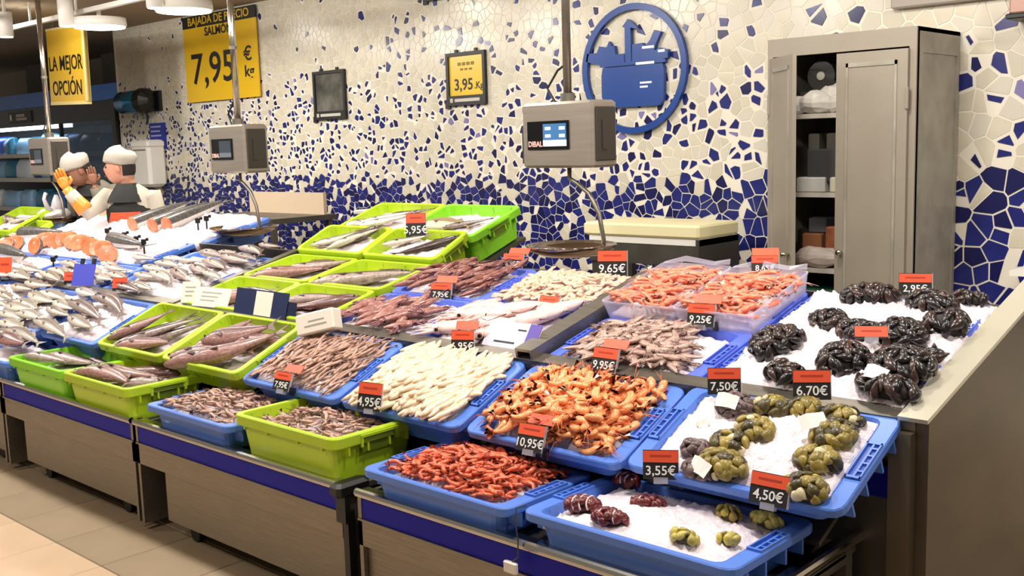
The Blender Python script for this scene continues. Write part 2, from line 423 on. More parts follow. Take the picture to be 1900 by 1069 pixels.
# ------------------------------------------------------------------ ceiling lamps and track
def track(y, x0, x1, z, lab):
    t = thing('ceiling_track', lab, 'track', T(x0, y, z))
    b = MB(); b.bx(0, x1 - x0, -.02, .02, -.015, .02); b.build('rail', WHITE, t)
    b = MB()
    for k in range(4): q = (x1 - x0) * (k + .5) / 4; b.bx(q - .008, q + .008, -.008, .008, .02, 2.9 - z)
    b.build('hanger', WHITE, t)
track(3.98, -9.6, -6.2, 2.72, 'white ceiling track that carries the two round lamps')
track(3.2, -10.5, -8.4, 2.78, 'white ceiling track in the top left corner')
LAMPE = M('lamp_glow', '#fff4e2', .4, emit=14)
for k, (p, lab) in enumerate(((flat(185, 50, 2.6), 'round white ceiling lamp left of the big yellow poster'), (flat(341, 20, 2.6), 'round white ceiling lamp in front of the big yellow poster'))):
    t = thing('disc_lamp', lab, 'lamp', T(p), 'round lamps on the ceiling track')
    b = MB(); b.lathe([(.1, .07), (.2, .065), (.205, .01), (.195, 0)], 28); b.build('housing', WHITE, t, True)
    b = MB(); b.lathe([(.19, -.008), (.19, .002)], 28); b.build('diffuser', LAMPE, t)
    b = MB(); b.bx(-.012, .012, -.012, .012, .06, .12); b.build('stem', WHITE, t)
    lamp('disc_lamp_light', p - Vector((0, 0, .03)), 14, .36, (1, .95, .86), p - Vector((0, 0, 1)))
for k, (px, py, lab) in enumerate(((12, 68, 'white cylinder spotlight at the left edge'), (124, 48, 'white cylinder spotlight left of the round lamps'), (288, 14, 'white cylinder spotlight between the two round lamps'))):
    p = flat(px, py, 2.6)
    t = thing('cylinder_spotlight', lab, 'lamp', T(p), 'cylinder spotlights on the ceiling track')
    b = MB(); b.lathe([(.05, .2), (.058, .19), (.058, .0), (.052, -.002)], 18); b.build('housing', WHITE, t, True)
    b = MB(); b.lathe([(.05, -.006), (.05, -.002)], 18); b.build('lens', LAMPE, t)
    b = MB(); b.bx(-.01, .01, -.01, .01, .2, 2.9 - 2.6); b.build('stem', WHITE, t)

# hanging sign LA MEJOR OPCION
t = thing('hanging_sign', 'yellow hanging sign with pale glossy top reading LA MEJOR OPCIÓN', 'sign', T(at(126, 122, 4.6, 0, 89.9)) @ RZ(-4) @ RY(2))
b = MB(); b.bx(-.46, .46, -.012, .012, -.34, .36); b.build('sign_sheet', M('sign_yellow', '#dcb034', .15), t)
b = MB(); b.bx(.40, .46, -.016, .016, -.34, .36); b.bx(-.46, .46, -.016, .016, -.36, -.33); b.bx(-.46, .46, -.016, .016, .34, .36); b.build('frame', M('sign_frame_cream', '#e6d28a', .3), t)
link('sign_text', text_mesh('LA MEJOR', .19, INK, .002, sx=.98), t, T(-.03, -.0145, .02))
link('sign_text', text_mesh('OPCIÓN', .19, INK, .002, sx=.98), t, T(-.02, -.0145, -.21))
b = MB(); b.tube([(-.3, 0, .36), (-.3, 0, .6)], .005, 6); b.tube([(.3, 0, .36), (.3, 0, .6)], .005, 6); b.build('cord', STEEL, t)

# ------------------------------------------------------------------ open fridge at the far left
t = thing('open_fridge', 'tall dark open fridge with blue top band and lit shelves at far left', 'fridge', T(-13.6, 6.0, 0))
DK = M('fridge_black', '#1c1a1a', .35); FB = M('fridge_blue_band', '#2c64b4', .35)
b = MB(); b.bx(-3.2, 2.78, .45, .52, 0, 2.2); b.build('back_panel', M('fridge_back', '#26303c', .5), t)
b = MB(); b.bx(2.7, 2.78, -.5, .45, 0, 2.2); b.build('side_panel', DK, t)
b = MB(); b.bx(-3.2, 2.78, -.4, .5, 1.98, 2.2); b.build('canopy', DK, t)
b = MB(); b.bx(-3.2, 2.78, -.42, .5, 2.2, 2.37); b.build('blue_band', FB, t)
b = MB(); b.bx(-3.2, 1.35, -.36, -.3, 1.94, 1.98); b.build('light_strip', M('fridge_strip_light', '#dff1ff', .4, emit=9.0), t)
b = MB(); b.bx(.2, 2.7, -.46, -.42, .2, 1.98); 
b2 = MB(); b2.bx(1.35, 2.7, -.44, -.43, 1.2, 1.98); b2.build('glass_door', M('door_glass', '#27455e', .08, alpha=.55), t)
b = MB(); b.bx(1.33, 1.37, -.46, -.42, .3, 1.98); b.build('door_frame', DK, t)
b = MB(); b.bx(-.15, .5, -.415, -.4, 2.03, 2.17); b.build('name_board', M('fridge_board', '#35322f', .5), t)
b = MB(); b.lathe([(.04, 0), (.04, .006)], 14); o = b.build('emblem_dot', WHITE, t, mw=T(-.08, -.415, 2.10) @ RX(90) @ SC(.6, 1, 1))
b = MB(); b.bx(.08, .32, -.42, -.414, 2.10, 2.135); b.bx(.08, .38, -.42, -.414, 2.06, 2.09); b.build('print_lines', M('card_print2', '#b9a9a0', .5), t)
for z in (.55, .95, 1.32, 1.62):
    b = MB(); b.bx(-3.2, 2.7, -.38, .45, z - .012, z + .012); o = b.build('shelf', WHITE, t)
    b = MB(); b.bx(-3.2, 2.7, -.4, -.38, z - .02, z + .03); b.build('price_rail', M('rail_white', '#cfcac0', .4), o)
b = MB(); b.bx(-3.2, 2.78, -.5, .5, 0, .5); b.build('base', DK, t)
PK = [M('pack_blue', '#4f84e0', .3), M('pack_sky', '#9ccbf5', .3), M('pack_navy', '#2c4aa8', .3), M('pack_white', '#e2ecf6', .35), M('pack_teal', '#3c86a8', .3)]
def pack_mesh(m):
    bb = MB(); lo = []
    for z, sx, sy in ((0, .11, .07), (.03, .125, .085), (.12, .12, .08), (.17, .1, .05), (.19, .11, .012)):
        lo.append([(x * 1., y, z) for x, y in rrect(2 * sx, 2 * sy, sy * .5, 2)])
    bb.loft(lo, True, True); return bb.mesh('pack', m, True)
pm = [pack_mesh(m) for m in PK]
k = 0
for z, lab in ((.5, 'lowest'), (.562, 'low'), (.962, 'middle'), (1.332, 'upper'), (1.632, 'top')):
    if lab == 'lowest': continue
    for i in range(15):
        x = -16.2 + .36 * i + R.uniform(-.03, .03)
        if x > -10.95: continue
        o = link('food_pack', pm[R.randrange(5)], None, T(x, 5.74 + R.uniform(-.03, .05), z) @ RZ(R.uniform(-14, 14)) @ SC(1.4, 1.1, R.uniform(1.1, 1.35)))
        tag(o, 'blue or white food pack on the %s shelf of the far left fridge' % lab, 'package', 'packs on the %s fridge shelf' % lab)
# ------------------------------------------------------------------ rear refrigerated counter (upper tier)
UY, UZ, UT = 2.76, .84, 14.0
def upf(x, s, dz=0): return T(x, UY, UZ) @ RX(UT) @ T(0, s, dz)       # frame on the upper tier, s metres up the slope
def r2f(x, s, dz=0): return T(x, 2.36, .665) @ RX(23.5) @ T(0, s, dz)
LX, EX = -10.6, -1.085
t = thing('fish_counter', 'long stainless steel fish counter with sloped upper deck and steel end panel', 'counter', T(0, 0, 0))
b = MB(); b.T = upf(0, 0); b.bx(LX, EX, .0, .78, -.17, -.15); b.build('deck', STEEL_D, t)
b = MB(); b.T = upf(0, 0); b.bx(LX, EX, -.035, .0, -.17, .002); b.bx(LX, EX, -.035, .03, -.006, .004); b.build('front_lip', STEEL, t)
b = MB(); b.T = upf(0, 0); b.bx(LX, EX, .8, .815, -.17, -.005); b.build('back_lip', STEEL_D, t)
b = MB(); b.bx(LX, EX, 2.735, 2.75, .60, .69); b.build('blue_band', BLUEP, t)
b = MB(); b.bx(LX, EX, 2.735, 2.75, .08, .60); b.build('front_panel', STEEL_D, t)
b = MB(); b.bx(LX, EX, 3.5, 3.52, .05, .86); b.build('back_panel', STEEL_D, t)
# end panel: steel side that follows the slope, with a pale folded rim
e0, e1 = 2.735, 4.3
zz = lambda y: UZ + .003 + (y - UY) * math.tan(math.radians(UT))
b = MB(); lo = []
for x in (EX, EX + .035):
    lo.append([(x, e0, 0.0), (x, e1, 0.0), (x, e1, zz(e1)), (x, e0, zz(e0))])
b.loft(lo, True, True); b.build('end_panel', M('end_panel_steel', '#6c6152', .36, .7, col2='#5f5547', scale=2.2, aniso=(1, 1, 3)), t)
b = MB(); b.T = upf(0, 0); b.bx(EX - .045, EX + .037, -.04, 1.58, .0, .012); b.bx(EX - .045, EX - .04, -.04, .8, -.06, .0); b.build('end_rim', M('rim_pale_steel', '#d9d4c0', .3, .45), t)
b = MB(); b.bx(EX - .06, EX, 2.70, 2.735, .0, .80); b.build('corner_post', M('post_brown_steel', '#7a6e5c', .4, .7), t)
b = MB(); b.T = upf(0, 0); b.bx(EX - .16, EX - .045, -.036, -.034, -.12, -.02); b.build('corner_plate', M('plate_grey', '#8e8f94', .45), t)
b = MB(); b.T = upf(0, 0); b.bx(EX - .13, EX - .1, -.045, -.036, -.075, -.055); b.build('corner_latch', BLACK, t)
# tall divider between the squid trays and the langoustines
b = MB(); b.T = upf(-2.475, 0); b.bx(-.055, .025, -.03, .78, .03, .04); b.bx(.015, .025, -.03, .78, -.15, .03); b.bx(-.055, -.045, -.03, .78, -.15, .03); b.build('divider', STEEL, t)
b = MB(); b.T = upf(-4.93, 0); b.bx(-.035, .02, -.03, .8, .0, .01); b.bx(-.01, 0, -.03, .8, -.15, .0); b.build('divider', STEEL, t)

# ------------------------------------------------------------------ front display carts
def cart(x0, x1, label, right_open=False, corner=False):
    t = thing('display_cart', label, 'cart', T(x0, 0, 0), 'steel display carts along the front')
    L = x1 - x0; y = 2.085
    b = MB(); b.tube([(0, y, .482), (L, y, .482)], .0135, 8); b.bx(0, L, y - .008, y + .05, .47, .486); b.build('front_rail', CHROME, t)
    b = MB(); b.bx(0, L, y + .004, y + .02, .392, .472); b.build('blue_band', BLUEP, t)
    b = MB(); b.bx(0, L, y - .002, y + .018, .386, .393); b.bx(0, L, y + .002, y + .02, .30, .386); b.build('fascia', STEEL, t)
    b = MB(); b.bx(.02, L - .0, y + .02, y + .035, .085, .30) if right_open else b.bx(.19, L - .02, y + .02, y + .035, .085, .30); b.build('front_panel', STEEL, t)
    if not right_open:
        b = MB(); b.bx(.19, .2, y + .03, y + .2, .085, .30); b.bx(.02, .2, y + .2, y + .21, .06, .30); b.build('recess_panel', STEEL_D, t)
    for q, nm in ((0, 'end_panel'), (L - .018, 'end_panel')):
        b = MB()
        if right_open and q: b.bx(q - .02, q + .018, y + .002, y + .05, .06, .46); b.bx(q - .015, q + .018, y + .05, y + .56, .42, .45); b.bx(q - .02, q + .018, y + .56, y + .6, .02, .46)
        else: b.bx(q, q + .018, y + .002, y + .62, .035, .475)
        b.build(nm, STEEL, t)
    b = MB(); b.bx(0, L, y + .03, y + .62, .44, .455); b.build('deck', STEEL_D, t)
    b = MB(); b.T = T(0, 2.36, .665) @ RX(23.5); b.bx(.0, L, .06, .37, -.185, -.17); b.build('sloped_shelf', STEEL_D, t)
    if right_open:
        b = MB(); b.tube([(L, y, .482), (L, y + .86, .482)], .0135, 8); b.bx(L - .035, L + .004, y, y + .86, .462, .486); b.build('side_rail', CHROME, t)
        b = MB(); b.bx(L - .3, L - .02, y + .25, y + .6, .30, .312); b.bx(L - .3, L - .02, y + .25, y + .262, .312, .37); b.build('under_shelf', STEEL_D, t)
        b = MB(); b.bx(L - .05, L + .0, y + .56, y + .6, .2, .32); b.build('bracket', STEEL, t)
    for q in ((.3, y + .09), (L - .25, y + .09), (.3, y + .5), (L - .25, y + .5)):
        b = MB(); b.tube([(q[0], q[1] - .016, .034), (q[0], q[1] + .016, .034)], .034, 14); b.bx(q[0] - .02, q[0] + .02, q[1] - .02, q[1] + .02, .05, .09); b.build('caster', BLACK, t)
    if corner:
        b = MB(); b.bbox((L - .005, y + .03, .475), (.06, .14, .05), .012); b.bx(L - .03, L + .02, y - .012, y + .01, .36, .49); b.bx(L - .012, L + .016, y + .0, y + .03, .03, .4); b.build('corner_bumper', BLACK, t)
    return t
cart(-5.53, -4.17, 'steel display cart under the leftmost lime crates')
cart(-4.145, -2.735, 'steel display cart with black corner bumper under the brown shrimp crates', corner=True)
cart(-2.665, -1.235, 'steel display cart nearest the camera under the red shrimp crate', right_open=True)
cart(-6.93, -5.555, 'steel display cart at the left edge with only its end showing')
# ------------------------------------------------------------------ crates
_CR = {}
def crate_mesh(w, d, h, kind):
    k = (w, d, h, kind)
    if k in _CR: return _CR[k]
    fx, fy = (.05, .022) if kind == 'blue' else (.028, .02)     # flange width on short and long sides
    iw, idp = w - 2 * fx, d - 2 * fy; th = .004
    tp = .03
    b = MB()
    b.loft([ring(iw - tp - .03, idp - tp - .03, .025, -h), ring(iw - tp, idp - tp, .03, -h + .008), ring(iw + 2 * th, idp + 2 * th, .03, -.012)], True, False)
    b.loft([ring(iw + 2 * th, idp + 2 * th, .03, -.012), ring(iw, idp, .028, -.001), ring(iw - tp - 2 * th, idp - tp - 2 * th, .028, -h + .014)], False, False)
    b.add([(x, y, -h + .014) for x, y in rrect(iw - tp - 2 * th, idp - tp - 2 * th, .028)], [tuple(range(16))])
    # stiffening ribs under the flange
    for s in (-1, 1):
        for q in (-.33, -.12, .12, .33):
            b.bx(s * (iw / 2 - .004), s * (w / 2 - .004), q * d - .004, q * d + .004, -.07, -.008)
        for q in (-.38, -.15, .15, .38) if kind == 'lime' else ():
            b.bx(q * w - .004, q * w + .004, s * (idp / 2 - .006), s * (d / 2 - .003), -.05, -.008)
    tub = b
    b = MB(); dr = .04 if kind == 'lime' else .028
    b.loft([ring(w - .006, d - .006, .034, -dr), ring(w, d, .036, -dr + .004), ring(w, d, .036, -.004), ring(w - .007, d - .007, .034, 0),
            ring(iw + .006, idp + .006, .03, 0), ring(iw - .002, idp - .002, .028, -.006)])
    b.loft([ring(w - .006, d - .006, .034, -dr), ring(w - .012, d - .012, .034, -dr), ring(w - .012, d - .012, .034, -.006)])
    rim = b
    g = MB(); gr = MB()
    if kind == 'blue':
        L_, W_ = .15, .034
        g.bx(-W_ / 2, W_ / 2, -L_ / 2, L_ / 2, .0004, .0012)  # dark plate laid on the flange, its colour stands for pocket shade
        for y0 in (-L_ / 2, L_ / 2 - .008): gr.bx(-W_ / 2 - .004, W_ / 2 + .004, y0, y0 + .008, .0004, .007)
        gr.bx(-.003, .003, -L_ / 2, L_ / 2, .0004, .006)
        for y0 in (-.045, -.012, .02, .05): gr.bx(.003, W_ / 2, y0 - .003, y0 + .003, .0004, .006)
        for x0 in (-W_ / 2 - .004, W_ / 2): gr.bx(x0, x0 + .004, -L_ / 2, L_ / 2, .0004, .007)
    else:
        g.bx(w / 2 - .002, w / 2 + .0012, -.07, .07, -.034, -.018); g.bx(w / 2 - .03, w / 2 - .012, -.07, .07, -.075, -.045)
        gr.bx(w / 2 - .004, w / 2 + .006, -.085, .085, -.017, -.008); gr.bx(w / 2 - .004, w / 2 + .004, -.085, -.075, -.05, -.01); gr.bx(w / 2 - .004, w / 2 + .004, .075, .085, -.05, -.01)
    r = [q for q in (tub, rim, g, gr)] + [fx]
    _CR[k] = r
    return r
_CM = {}
def crate(F, label, col='blue', w=.635, d=.4, h=.15, group=None):
    kind = 'lime' if col in ('lime', 'green') else 'blue'
    mt = {'blue': BLUEC, 'violet': BLUEV, 'lime': LIME, 'green': LIMEG}[col]
    key = (w, d, h, col)
    if key not in _CM:
        tub, rim, g, gr, fx = crate_mesh(w, d, h, kind)
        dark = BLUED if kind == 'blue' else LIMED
        _CM[key] = (tub.mesh('tub', mt), rim.mesh('rim', mt), g.mesh('grip_shade_plate', dark), gr.mesh('grip', mt), fx)
    a, r, g, gr, fx = _CM[key]
    cat = 'crate'
    t = thing('fish_crate', label, cat, F, group)
    link('tub', a, t); link('rim', r, t)
    for s in (-1, 1):
        mw = T(s * (w / 2 - fx / 2), 0, 0) @ SC(s, s, 1) if kind == 'blue' else (Matrix.Identity(4) if s > 0 else RZ(180))
        if kind == 'blue': mw = T(s * (w / 2 - fx / 2), 0, 0) @ RZ(0 if s > 0 else 180)
        gg = link('grip', gr, t, mw); link('recess_shade', g, gg)
    return t

def hill(base, amp, px=2.0, seed=0, nz=.008):
    off = Vector((seed * 3.7, seed * 1.3, 0))
    def f(u, v):
        return base + amp * max(0, 1 - abs(u) ** px) * max(0, 1 - abs(v) ** px) + nz * noise.noise(Vector((u * 2.5, v * 2.5, 0)) + off)
    return f
def heap_mesh(hw, hd, hz, mat, jit=.004, n=34, m=24, zb=None, seed=1, rr=None):
    rs = random.Random(seed); vs = []; fs = []
    for i in range(n + 1):
        for j in range(m + 1):
            u, v = -1 + 2 * i / n, -1 + 2 * j / m
            e = 0 if i in (0, n) or j in (0, m) else 1
            x = hw * u + e * rs.uniform(-.3, .3) * 2 * hw / n; y = hd * v + e * rs.uniform(-.3, .3) * 2 * hd / m
            vs.append((x, y, hz(u, v) - .02 * max(abs(u), abs(v)) ** 9 + (rs.uniform(-jit, jit) * .75 + (jit * 1.5 if rs.random() < .12 else 0) + jit * noise.noise(Vector((x * 38, y * 38, seed)))) * (1 if e else .3)))
    k = m + 1
    for i in range(n):
        for j in range(m): fs.append((i * k + j, (i + 1) * k + j, (i + 1) * k + j + 1, i * k + j + 1))
    # skirt down to a flat underside so that the heap is a solid body
    lo = min(p[2] for p in vs) - .02 if zb is None else zb
    per = [i * k for i in range(n + 1)] + [n * k + j for j in range(1, m + 1)] + [i * k + m for i in range(n - 1, -1, -1)] + [j for j in range(m - 1, 0, -1)]
    o = len(vs); vs += [(vs[q][0], vs[q][1], lo) for q in per]; P = len(per)
    for q in range(P): fs.append((per[q], o + q, o + (q + 1) % P, per[(q + 1) % P]))
    fs.append(tuple(range(o + P - 1, o - 1, -1)))
    me = bpy.data.meshes.new('ice_heap'); me.from_pydata(vs, [], fs); me.materials.append(mat); me.polygons.foreach_set('use_smooth', [len(f) == 4 for f in fs]); me.update()
    return me
_seed = [10]
def ice(F, hw, hd, hz, label, jit=.004, n=44, m=30, mat=None, name='crushed_ice', cat='ice', zb=None):
    _seed[0] += 1
    o = link(name, heap_mesh(hw, hd, hz, mat or ICE, jit, n, m, zb, _seed[0]), None, F)
    return tag(o, label, cat, kind='stuff')
def scatter(F, meshes, nu, nv, hw, hd, hz, yaw, spread, name, label, cat, group, sc=(.85, 1.15), lift=.004, tip=18, keep=None, layers=1, flip=True):
    rs = random.Random(nu * 31 + nv * 7 + int(yaw)); out = []
    for layer in range(layers):
        for i in range(nu):
            for j in range(nv):
                u = -1 + 2 * (i + .5 + rs.uniform(-.45, .45)) / nu; v = -1 + 2 * (j + .5 + rs.uniform(-.45, .45)) / nv
                if keep and not keep(u, v): continue
                s = rs.uniform(*sc)
                a = yaw + rs.gauss(0, spread) + (180 if flip and rs.random() < .4 else 0)
                z = hz(u, v) + lift + layer * lift * 2 + rs.uniform(0, lift * 1.5)
                mw = F @ T(u * hw, v * hd, z) @ RZ(a) @ RX(rs.gauss(0, tip)) @ RY(rs.gauss(0, tip * .6)) @ SC(s)
                o = link(name, rs.choice(meshes), None, mw)
                tag(o, label, cat, group); out.append(o)
    return out
# ------------------------------------------------------------------ seafood meshes (lying on their side, length along x)
def prawn_mesh(L, arc, r, mats, seed, n=9, k=7, legs=True, feel=True):
    rs = random.Random(seed); b = MB(); rad = L / math.radians(arc); P = []; rr = []
    for i in range(n):
        t = i / (n - 1); a = math.radians(-arc / 2 + arc * t)
        P.append((rad * math.sin(a), rad * (math.cos(a) - math.cos(math.radians(arc / 2)) * .6) - rad * .3, rs.uniform(-.0006, .0006)))
        rr.append(r * (0.45 if i == 0 else 1.0 if t < .4 else 1.0 - .72 * (t - .4) / .6) * (1.06 if i % 2 else .97))
    b.tube(P, rr, k, 0, flat=.8)
    e = Vector(P[-1]); d = (e - Vector(P[-2])).normalized(); q = Vector((-d.y, d.x, 0))
    for s in (-1, -.2, .6):                                  # tail fan
        tip = e + d * r * 1.9 + q * s * r * 1.2
        b.add([e + q * r * .3, tip + q * r * .4 + Vector((0, 0, r * .25)), tip - q * r * .4, e - q * r * .3], [(0, 1, 2, 3), (3, 2, 1, 0)], 1)
    if legs:
        for i in range(2, n - 2):
            p = Vector(P[i]); c = Vector((0, -rad * .3 - rad * .3, 0)); v = (c - p); v.z = 0; v.normalize()
            b.add([p + v * rr[i] * .7 + Vector((.0012, 0, .001)), p + v * (rr[i] + r * .75) + Vector((-.002, 0, .002)), p + v * rr[i] * .7 + Vector((-.0012, 0, -.001))], [(0, 1, 2), (2, 1, 0)], 1)
    if feel:
        h = Vector(P[0]); d = (h - Vector(P[1])).normalized()
        for s in (-.3, .35):
            a = h + d * r * 1.2
            b.tube([h, a + Vector((0, s * r, r * .5)), a + d * r * 2.6 + Vector((0, s * r * 3, 0))], [r * .14, r * .09, r * .04], 3, 1)
    return b.mesh('prawn', mats, True)
def strip_mesh(L, r, mats, seed, flat=.6, n=6, k=6):
    rs = random.Random(seed); b = MB(); P = []; rr = []
    bend = rs.uniform(-.25, .25)
    for i in range(n):
        t = -1 + 2 * i / (n - 1)
        P.append((L / 2 * t, bend * L * .35 * (t * t - .4), rs.uniform(-.002, .002))); rr.append(r * (1 - .55 * abs(t) ** 3) * rs.uniform(.85, 1.1))
    b.tube(P, rr, k, 0, flat=flat)
    return b.mesh('strip', mats, True)
def squid_mesh(L, r, mats, seed, k=9):
    rs = random.Random(seed); b = MB(); n = 8; P = []; rr = []
    bend = rs.uniform(-.18, .18)
    for i in range(n):
        t = i / (n - 1); P.append((-L * .5 + L * .62 * t, bend * L * (t - .5) ** 2, 0)); rr.append(r * (math.sin(min(1, .12 + t * 1.1) * PI / 2) ** .8) * (1 if t < .85 else .9))
    b.tube(P, rr, k, 0, flat=.65)
    z = r * .12                                                    # side fins
    for s in (-1, 1):
        b.loft([[(-L * .48, 0, z), (-L * .48, 0, -z * .2)], [(-L * .3, s * r * 1.75, z * .6), (-L * .3, s * r * 1.75, z * .2)], [(-L * .08, s * r * .7, z), (-L * .08, s * r * .7, -z * .2)]], m=1)
    b.ell((L * .18, 0, 0), (r * .85, r * .7, r * .55), 8, 5, 1)     # head
    for s in (-1, 1): b.ell((L * .18, s * r * .62, r * .15), (r * .22, r * .16, r * .2), 6, 4, 2)
    for i in range(6):                                            # arms
        a = -.6 + 1.2 * i / 5; q = rs.uniform(-.3, .3)
        b.tube([(L * .22, r * a * .8, 0), (L * .34, r * a * 1.4, r * rs.uniform(-.2, .3)), (L * rs.uniform(.42, .52), r * (a * 1.6 + q), 0)], [r * .22, r * .15, r * .05], 5, 1)
    return b.mesh('squid', mats, True)
def fish_parts(L, hgt, thk, mats, bend, seed, k=12, n=15, forked=True):
    """body, tail fin, fins and eye as separate meshes; dorsal side is +y, lying on its side"""
    rs = random.Random(seed); b = MB(); loops = []; spine = []
    for i in range(n):
        t = i / (n - 1)
        h = hgt * (.16 + .84 * math.sin(min(t / .38, 1) * PI / 2) ** .9 if t < .38 else .16 + .84 * (1 - ((t - .38) / .62) ** 1.5))
        w_ = thk * (.25 + .75 * math.sin(min(t / .3, 1) * PI / 2) if t < .3 else .14 + .86 * (1 - ((t - .3) / .7) ** 1.3))
        a = bend * (t - .5); x = -L / 2 + L * .86 * t; y = bend * L * .5 * (t - .45) ** 2 * (1 if bend > 0 else 1)
        spine.append((x, y))
        loops.append([(x, y + h / 2 * math.sin(q) - .1 * h * (t < .15), w_ / 2 * math.cos(q) + thk * .35) for q in [2 * PI * j / k + PI / k for j in range(k)]])
    for i in range(n - 1):
        for j in range(k):
            q = 2 * PI * (j + 1) / k
            mi = 0 if math.sin(q) > -.1 else 1
            kk = (j + 1) % k
            o = len(b.v); b.add([loops[i][j], loops[i][kk], loops[i + 1][kk], loops[i + 1][j]], [(0, 3, 2, 1)], mi)
    b.add(loops[0], [tuple(range(k))], 0); b.add(loops[-1], [tuple(range(k - 1, -1, -1))], 0)
    # merge doubles for smooth shading
    bm = bmesh.new(); me = b.mesh('body', mats); bm.from_mesh(me); bmesh.ops.remove_doubles(bm, verts=bm.verts, dist=1e-6); bm.to_mesh(me); bm.free()
    me.polygons.foreach_set('use_smooth', [True] * len(me.polygons))
    x, y = spine[-1]; dx = 1; dy = (spine[-1][1] - spine[-2][1]) / (spine[-1][0] - spine[-2][0])
    z = thk * .35; b = MB(); hh = hgt * .42
    f = .45 if forked else .95
    pts = [(x - .01 * L, y + hgt * .07), (x + L * .13, y + dy * L * .13 + hh), (x + L * .13 * f, y + dy * L * .1), (x + L * .13, y + dy * L * .13 - hh), (x - .01 * L, y - hgt * .07)]
    b.loft([[(p[0], p[1], z - .0015) for p in pts], [(p[0], p[1], z + .0015) for p in pts]], True, True)
    tail = b.mesh('tail_fin', mats[0])
    b = MB()
    def sp(t): i = min(int(t * (n - 1)), n - 2); u = t * (n - 1) - i; return (spine[i][0] + (spine[i + 1][0] - spine[i][0]) * u, spine[i][1] + (spine[i + 1][1] - spine[i][1]) * u)
    def hh_(t): return hgt * (.16 + .84 * (1 - ((t - .38) / .62) ** 1.5)) / 2 if t >= .38 else hgt * .48
    for t0, t1, s, q in ((.3, .55, 1, .22), (.6, .8, 1, .18), (.55, .75, -1, .18)):
        p0, p1 = sp(t0), sp(t1)
        poly = [(p0[0], p0[1] + s * hh_(t0) * .92), (p0[0] + .05 * L, p0[1] + s * (hh_(t0) + hgt * q)), (p1[0], p1[1] + s * (hh_(t1) + hgt * .05)), (p1[0], p1[1] + s * hh_(t1) * .9)]
        b.loft([[(a, c, z - .001) for a, c in poly], [(a, c, z + .001) for a, c in poly]], True, True)
    p = sp(.3); b.add([(p[0], p[1] - hgt * .1, z + thk * .48), (p[0] + L * .1, p[1] - hgt * .28, z + thk * .5), (p[0] + L * .09, p[1] - hgt * .05, z + thk * .52)], [(0, 1, 2), (2, 1, 0)])
    fins = b.mesh('fin', mats[0])
    p = sp(.09); b = MB(); b.ell((p[0], p[1] + hgt * .06, z + thk * .30), (L * .014, L * .014, L * .008), 8, 5); eye = b.mesh('eye', M('fish_eye', '#0e0d0c', .15), True)
    return me, tail, fins, eye
def put_fish(parts, mw, name, label, group, s=1):
    o = link(name, parts[0], None, mw @ SC(s)); tag(o, label, 'fish', group)
    for q, nm in zip(parts[1:], ('tail_fin', 'fin', 'eye')): link(nm, q, o)
    return o
def shell_mesh(L, W, H, mats, seed, ridges=False):
    rs = random.Random(seed); b = MB(); loops = []; n = 6; k = 8
    for i in range(n + 1):
        t = i / n; w_ = W / 2 * (math.sin(PI * min(1, .03 + t * .97) ** .75) if 0 < i < n else .06); h = H / 2 * math.sin(PI * (.05 + .9 * t)) * (.9 if ridges and i % 2 else 1)
        loops.append([(-L / 2 + L * t, w_ * math.cos(q), h * math.sin(q)) for q in [2 * PI * j / k for j in range(k)]])
    b.loft(loops, True, True)
    return b.mesh('shell', mats, True)

# ------------------------------------------------------------------ seafood colours
def food(name, a, b_, scale=60, rough=.28, var=.12, coat=.25, bump=.25, bs=120): return M(name, a, rough, col2=b_, scale=scale, var=var, coat=coat, bump=bump, bscale=bs)
OP = food('cooked_prawn_orange', '#f4945a', '#fdb072'); OPD = food('cooked_prawn_red_edge', '#e0683a', '#ee8450')
RP = food('small_red_shrimp', '#d9583c', '#e87c52'); RPD = food('small_red_shrimp_edge', '#a93424', '#c24c32')
BP = food('raw_shrimp_brown', '#a98270', '#c8a08c'); BPD = food('raw_shrimp_dark', '#6f5046', '#8a675a')
CP = food('cream_squid_stick', '#f0d0aa', '#f5ddc2', var=.04, bump=.08); 
PP = food('peach_baby_squid', '#ecbc9e', '#f0ccb4', var=.06)
SQ = food('squid_skin', '#8e5852', '#b27e72', 45); SQD = food('squid_dark_skin', '#6e3f44', '#8a5656', 45); EYEB = M('squid_eye', '#120e10', .15)
SW = food('white_squid_skin', '#efc6c0', '#f4d6ce', 30, var=.05); 
GS = food('grey_squid_skin', '#b08d80', '#cbaea0', 45); GSD = food('grey_squid_dark', '#7c5c52', '#94756a', 45)
LP = food('raw_red_prawn', '#ef6f52', '#f79a78'); LPD = food('raw_red_prawn_pale', '#f7b49c', '#f9c6b2')
SKIN_D = [food('dark_fish_back', '#2e2223', '#4a3434', 30), food('dark_fish_belly', '#7a6864', '#a08c86', 30)]
SKIN_P = [food('purple_fish_back', '#563836', '#7a524e', 40), food('purple_fish_belly', '#8a625c', '#a98078', 40)]
SKIN_B = [food('brown_fish_back', '#58453f', '#78625a', 50), food('brown_fish_belly', '#96827a', '#b8a49a', 40)]
SKIN_G = [food('grey_fish_back', '#6e6053', '#8c7d6e', 40), food('grey_fish_belly', '#c2b5a4', '#d8ccbc', 40)]
SKIN_S = [food('silver_fish_back', '#7e7466', '#a69c8c', 40), food('silver_fish_belly', '#d2c9ba', '#e6decf', 40)]
SKIN_M = [food('mottled_fish_back', '#7d684c', '#b09a78', 70), food('mottled_fish_belly', '#cdbd9e', '#e0d3b8', 60)]
FISH = {}
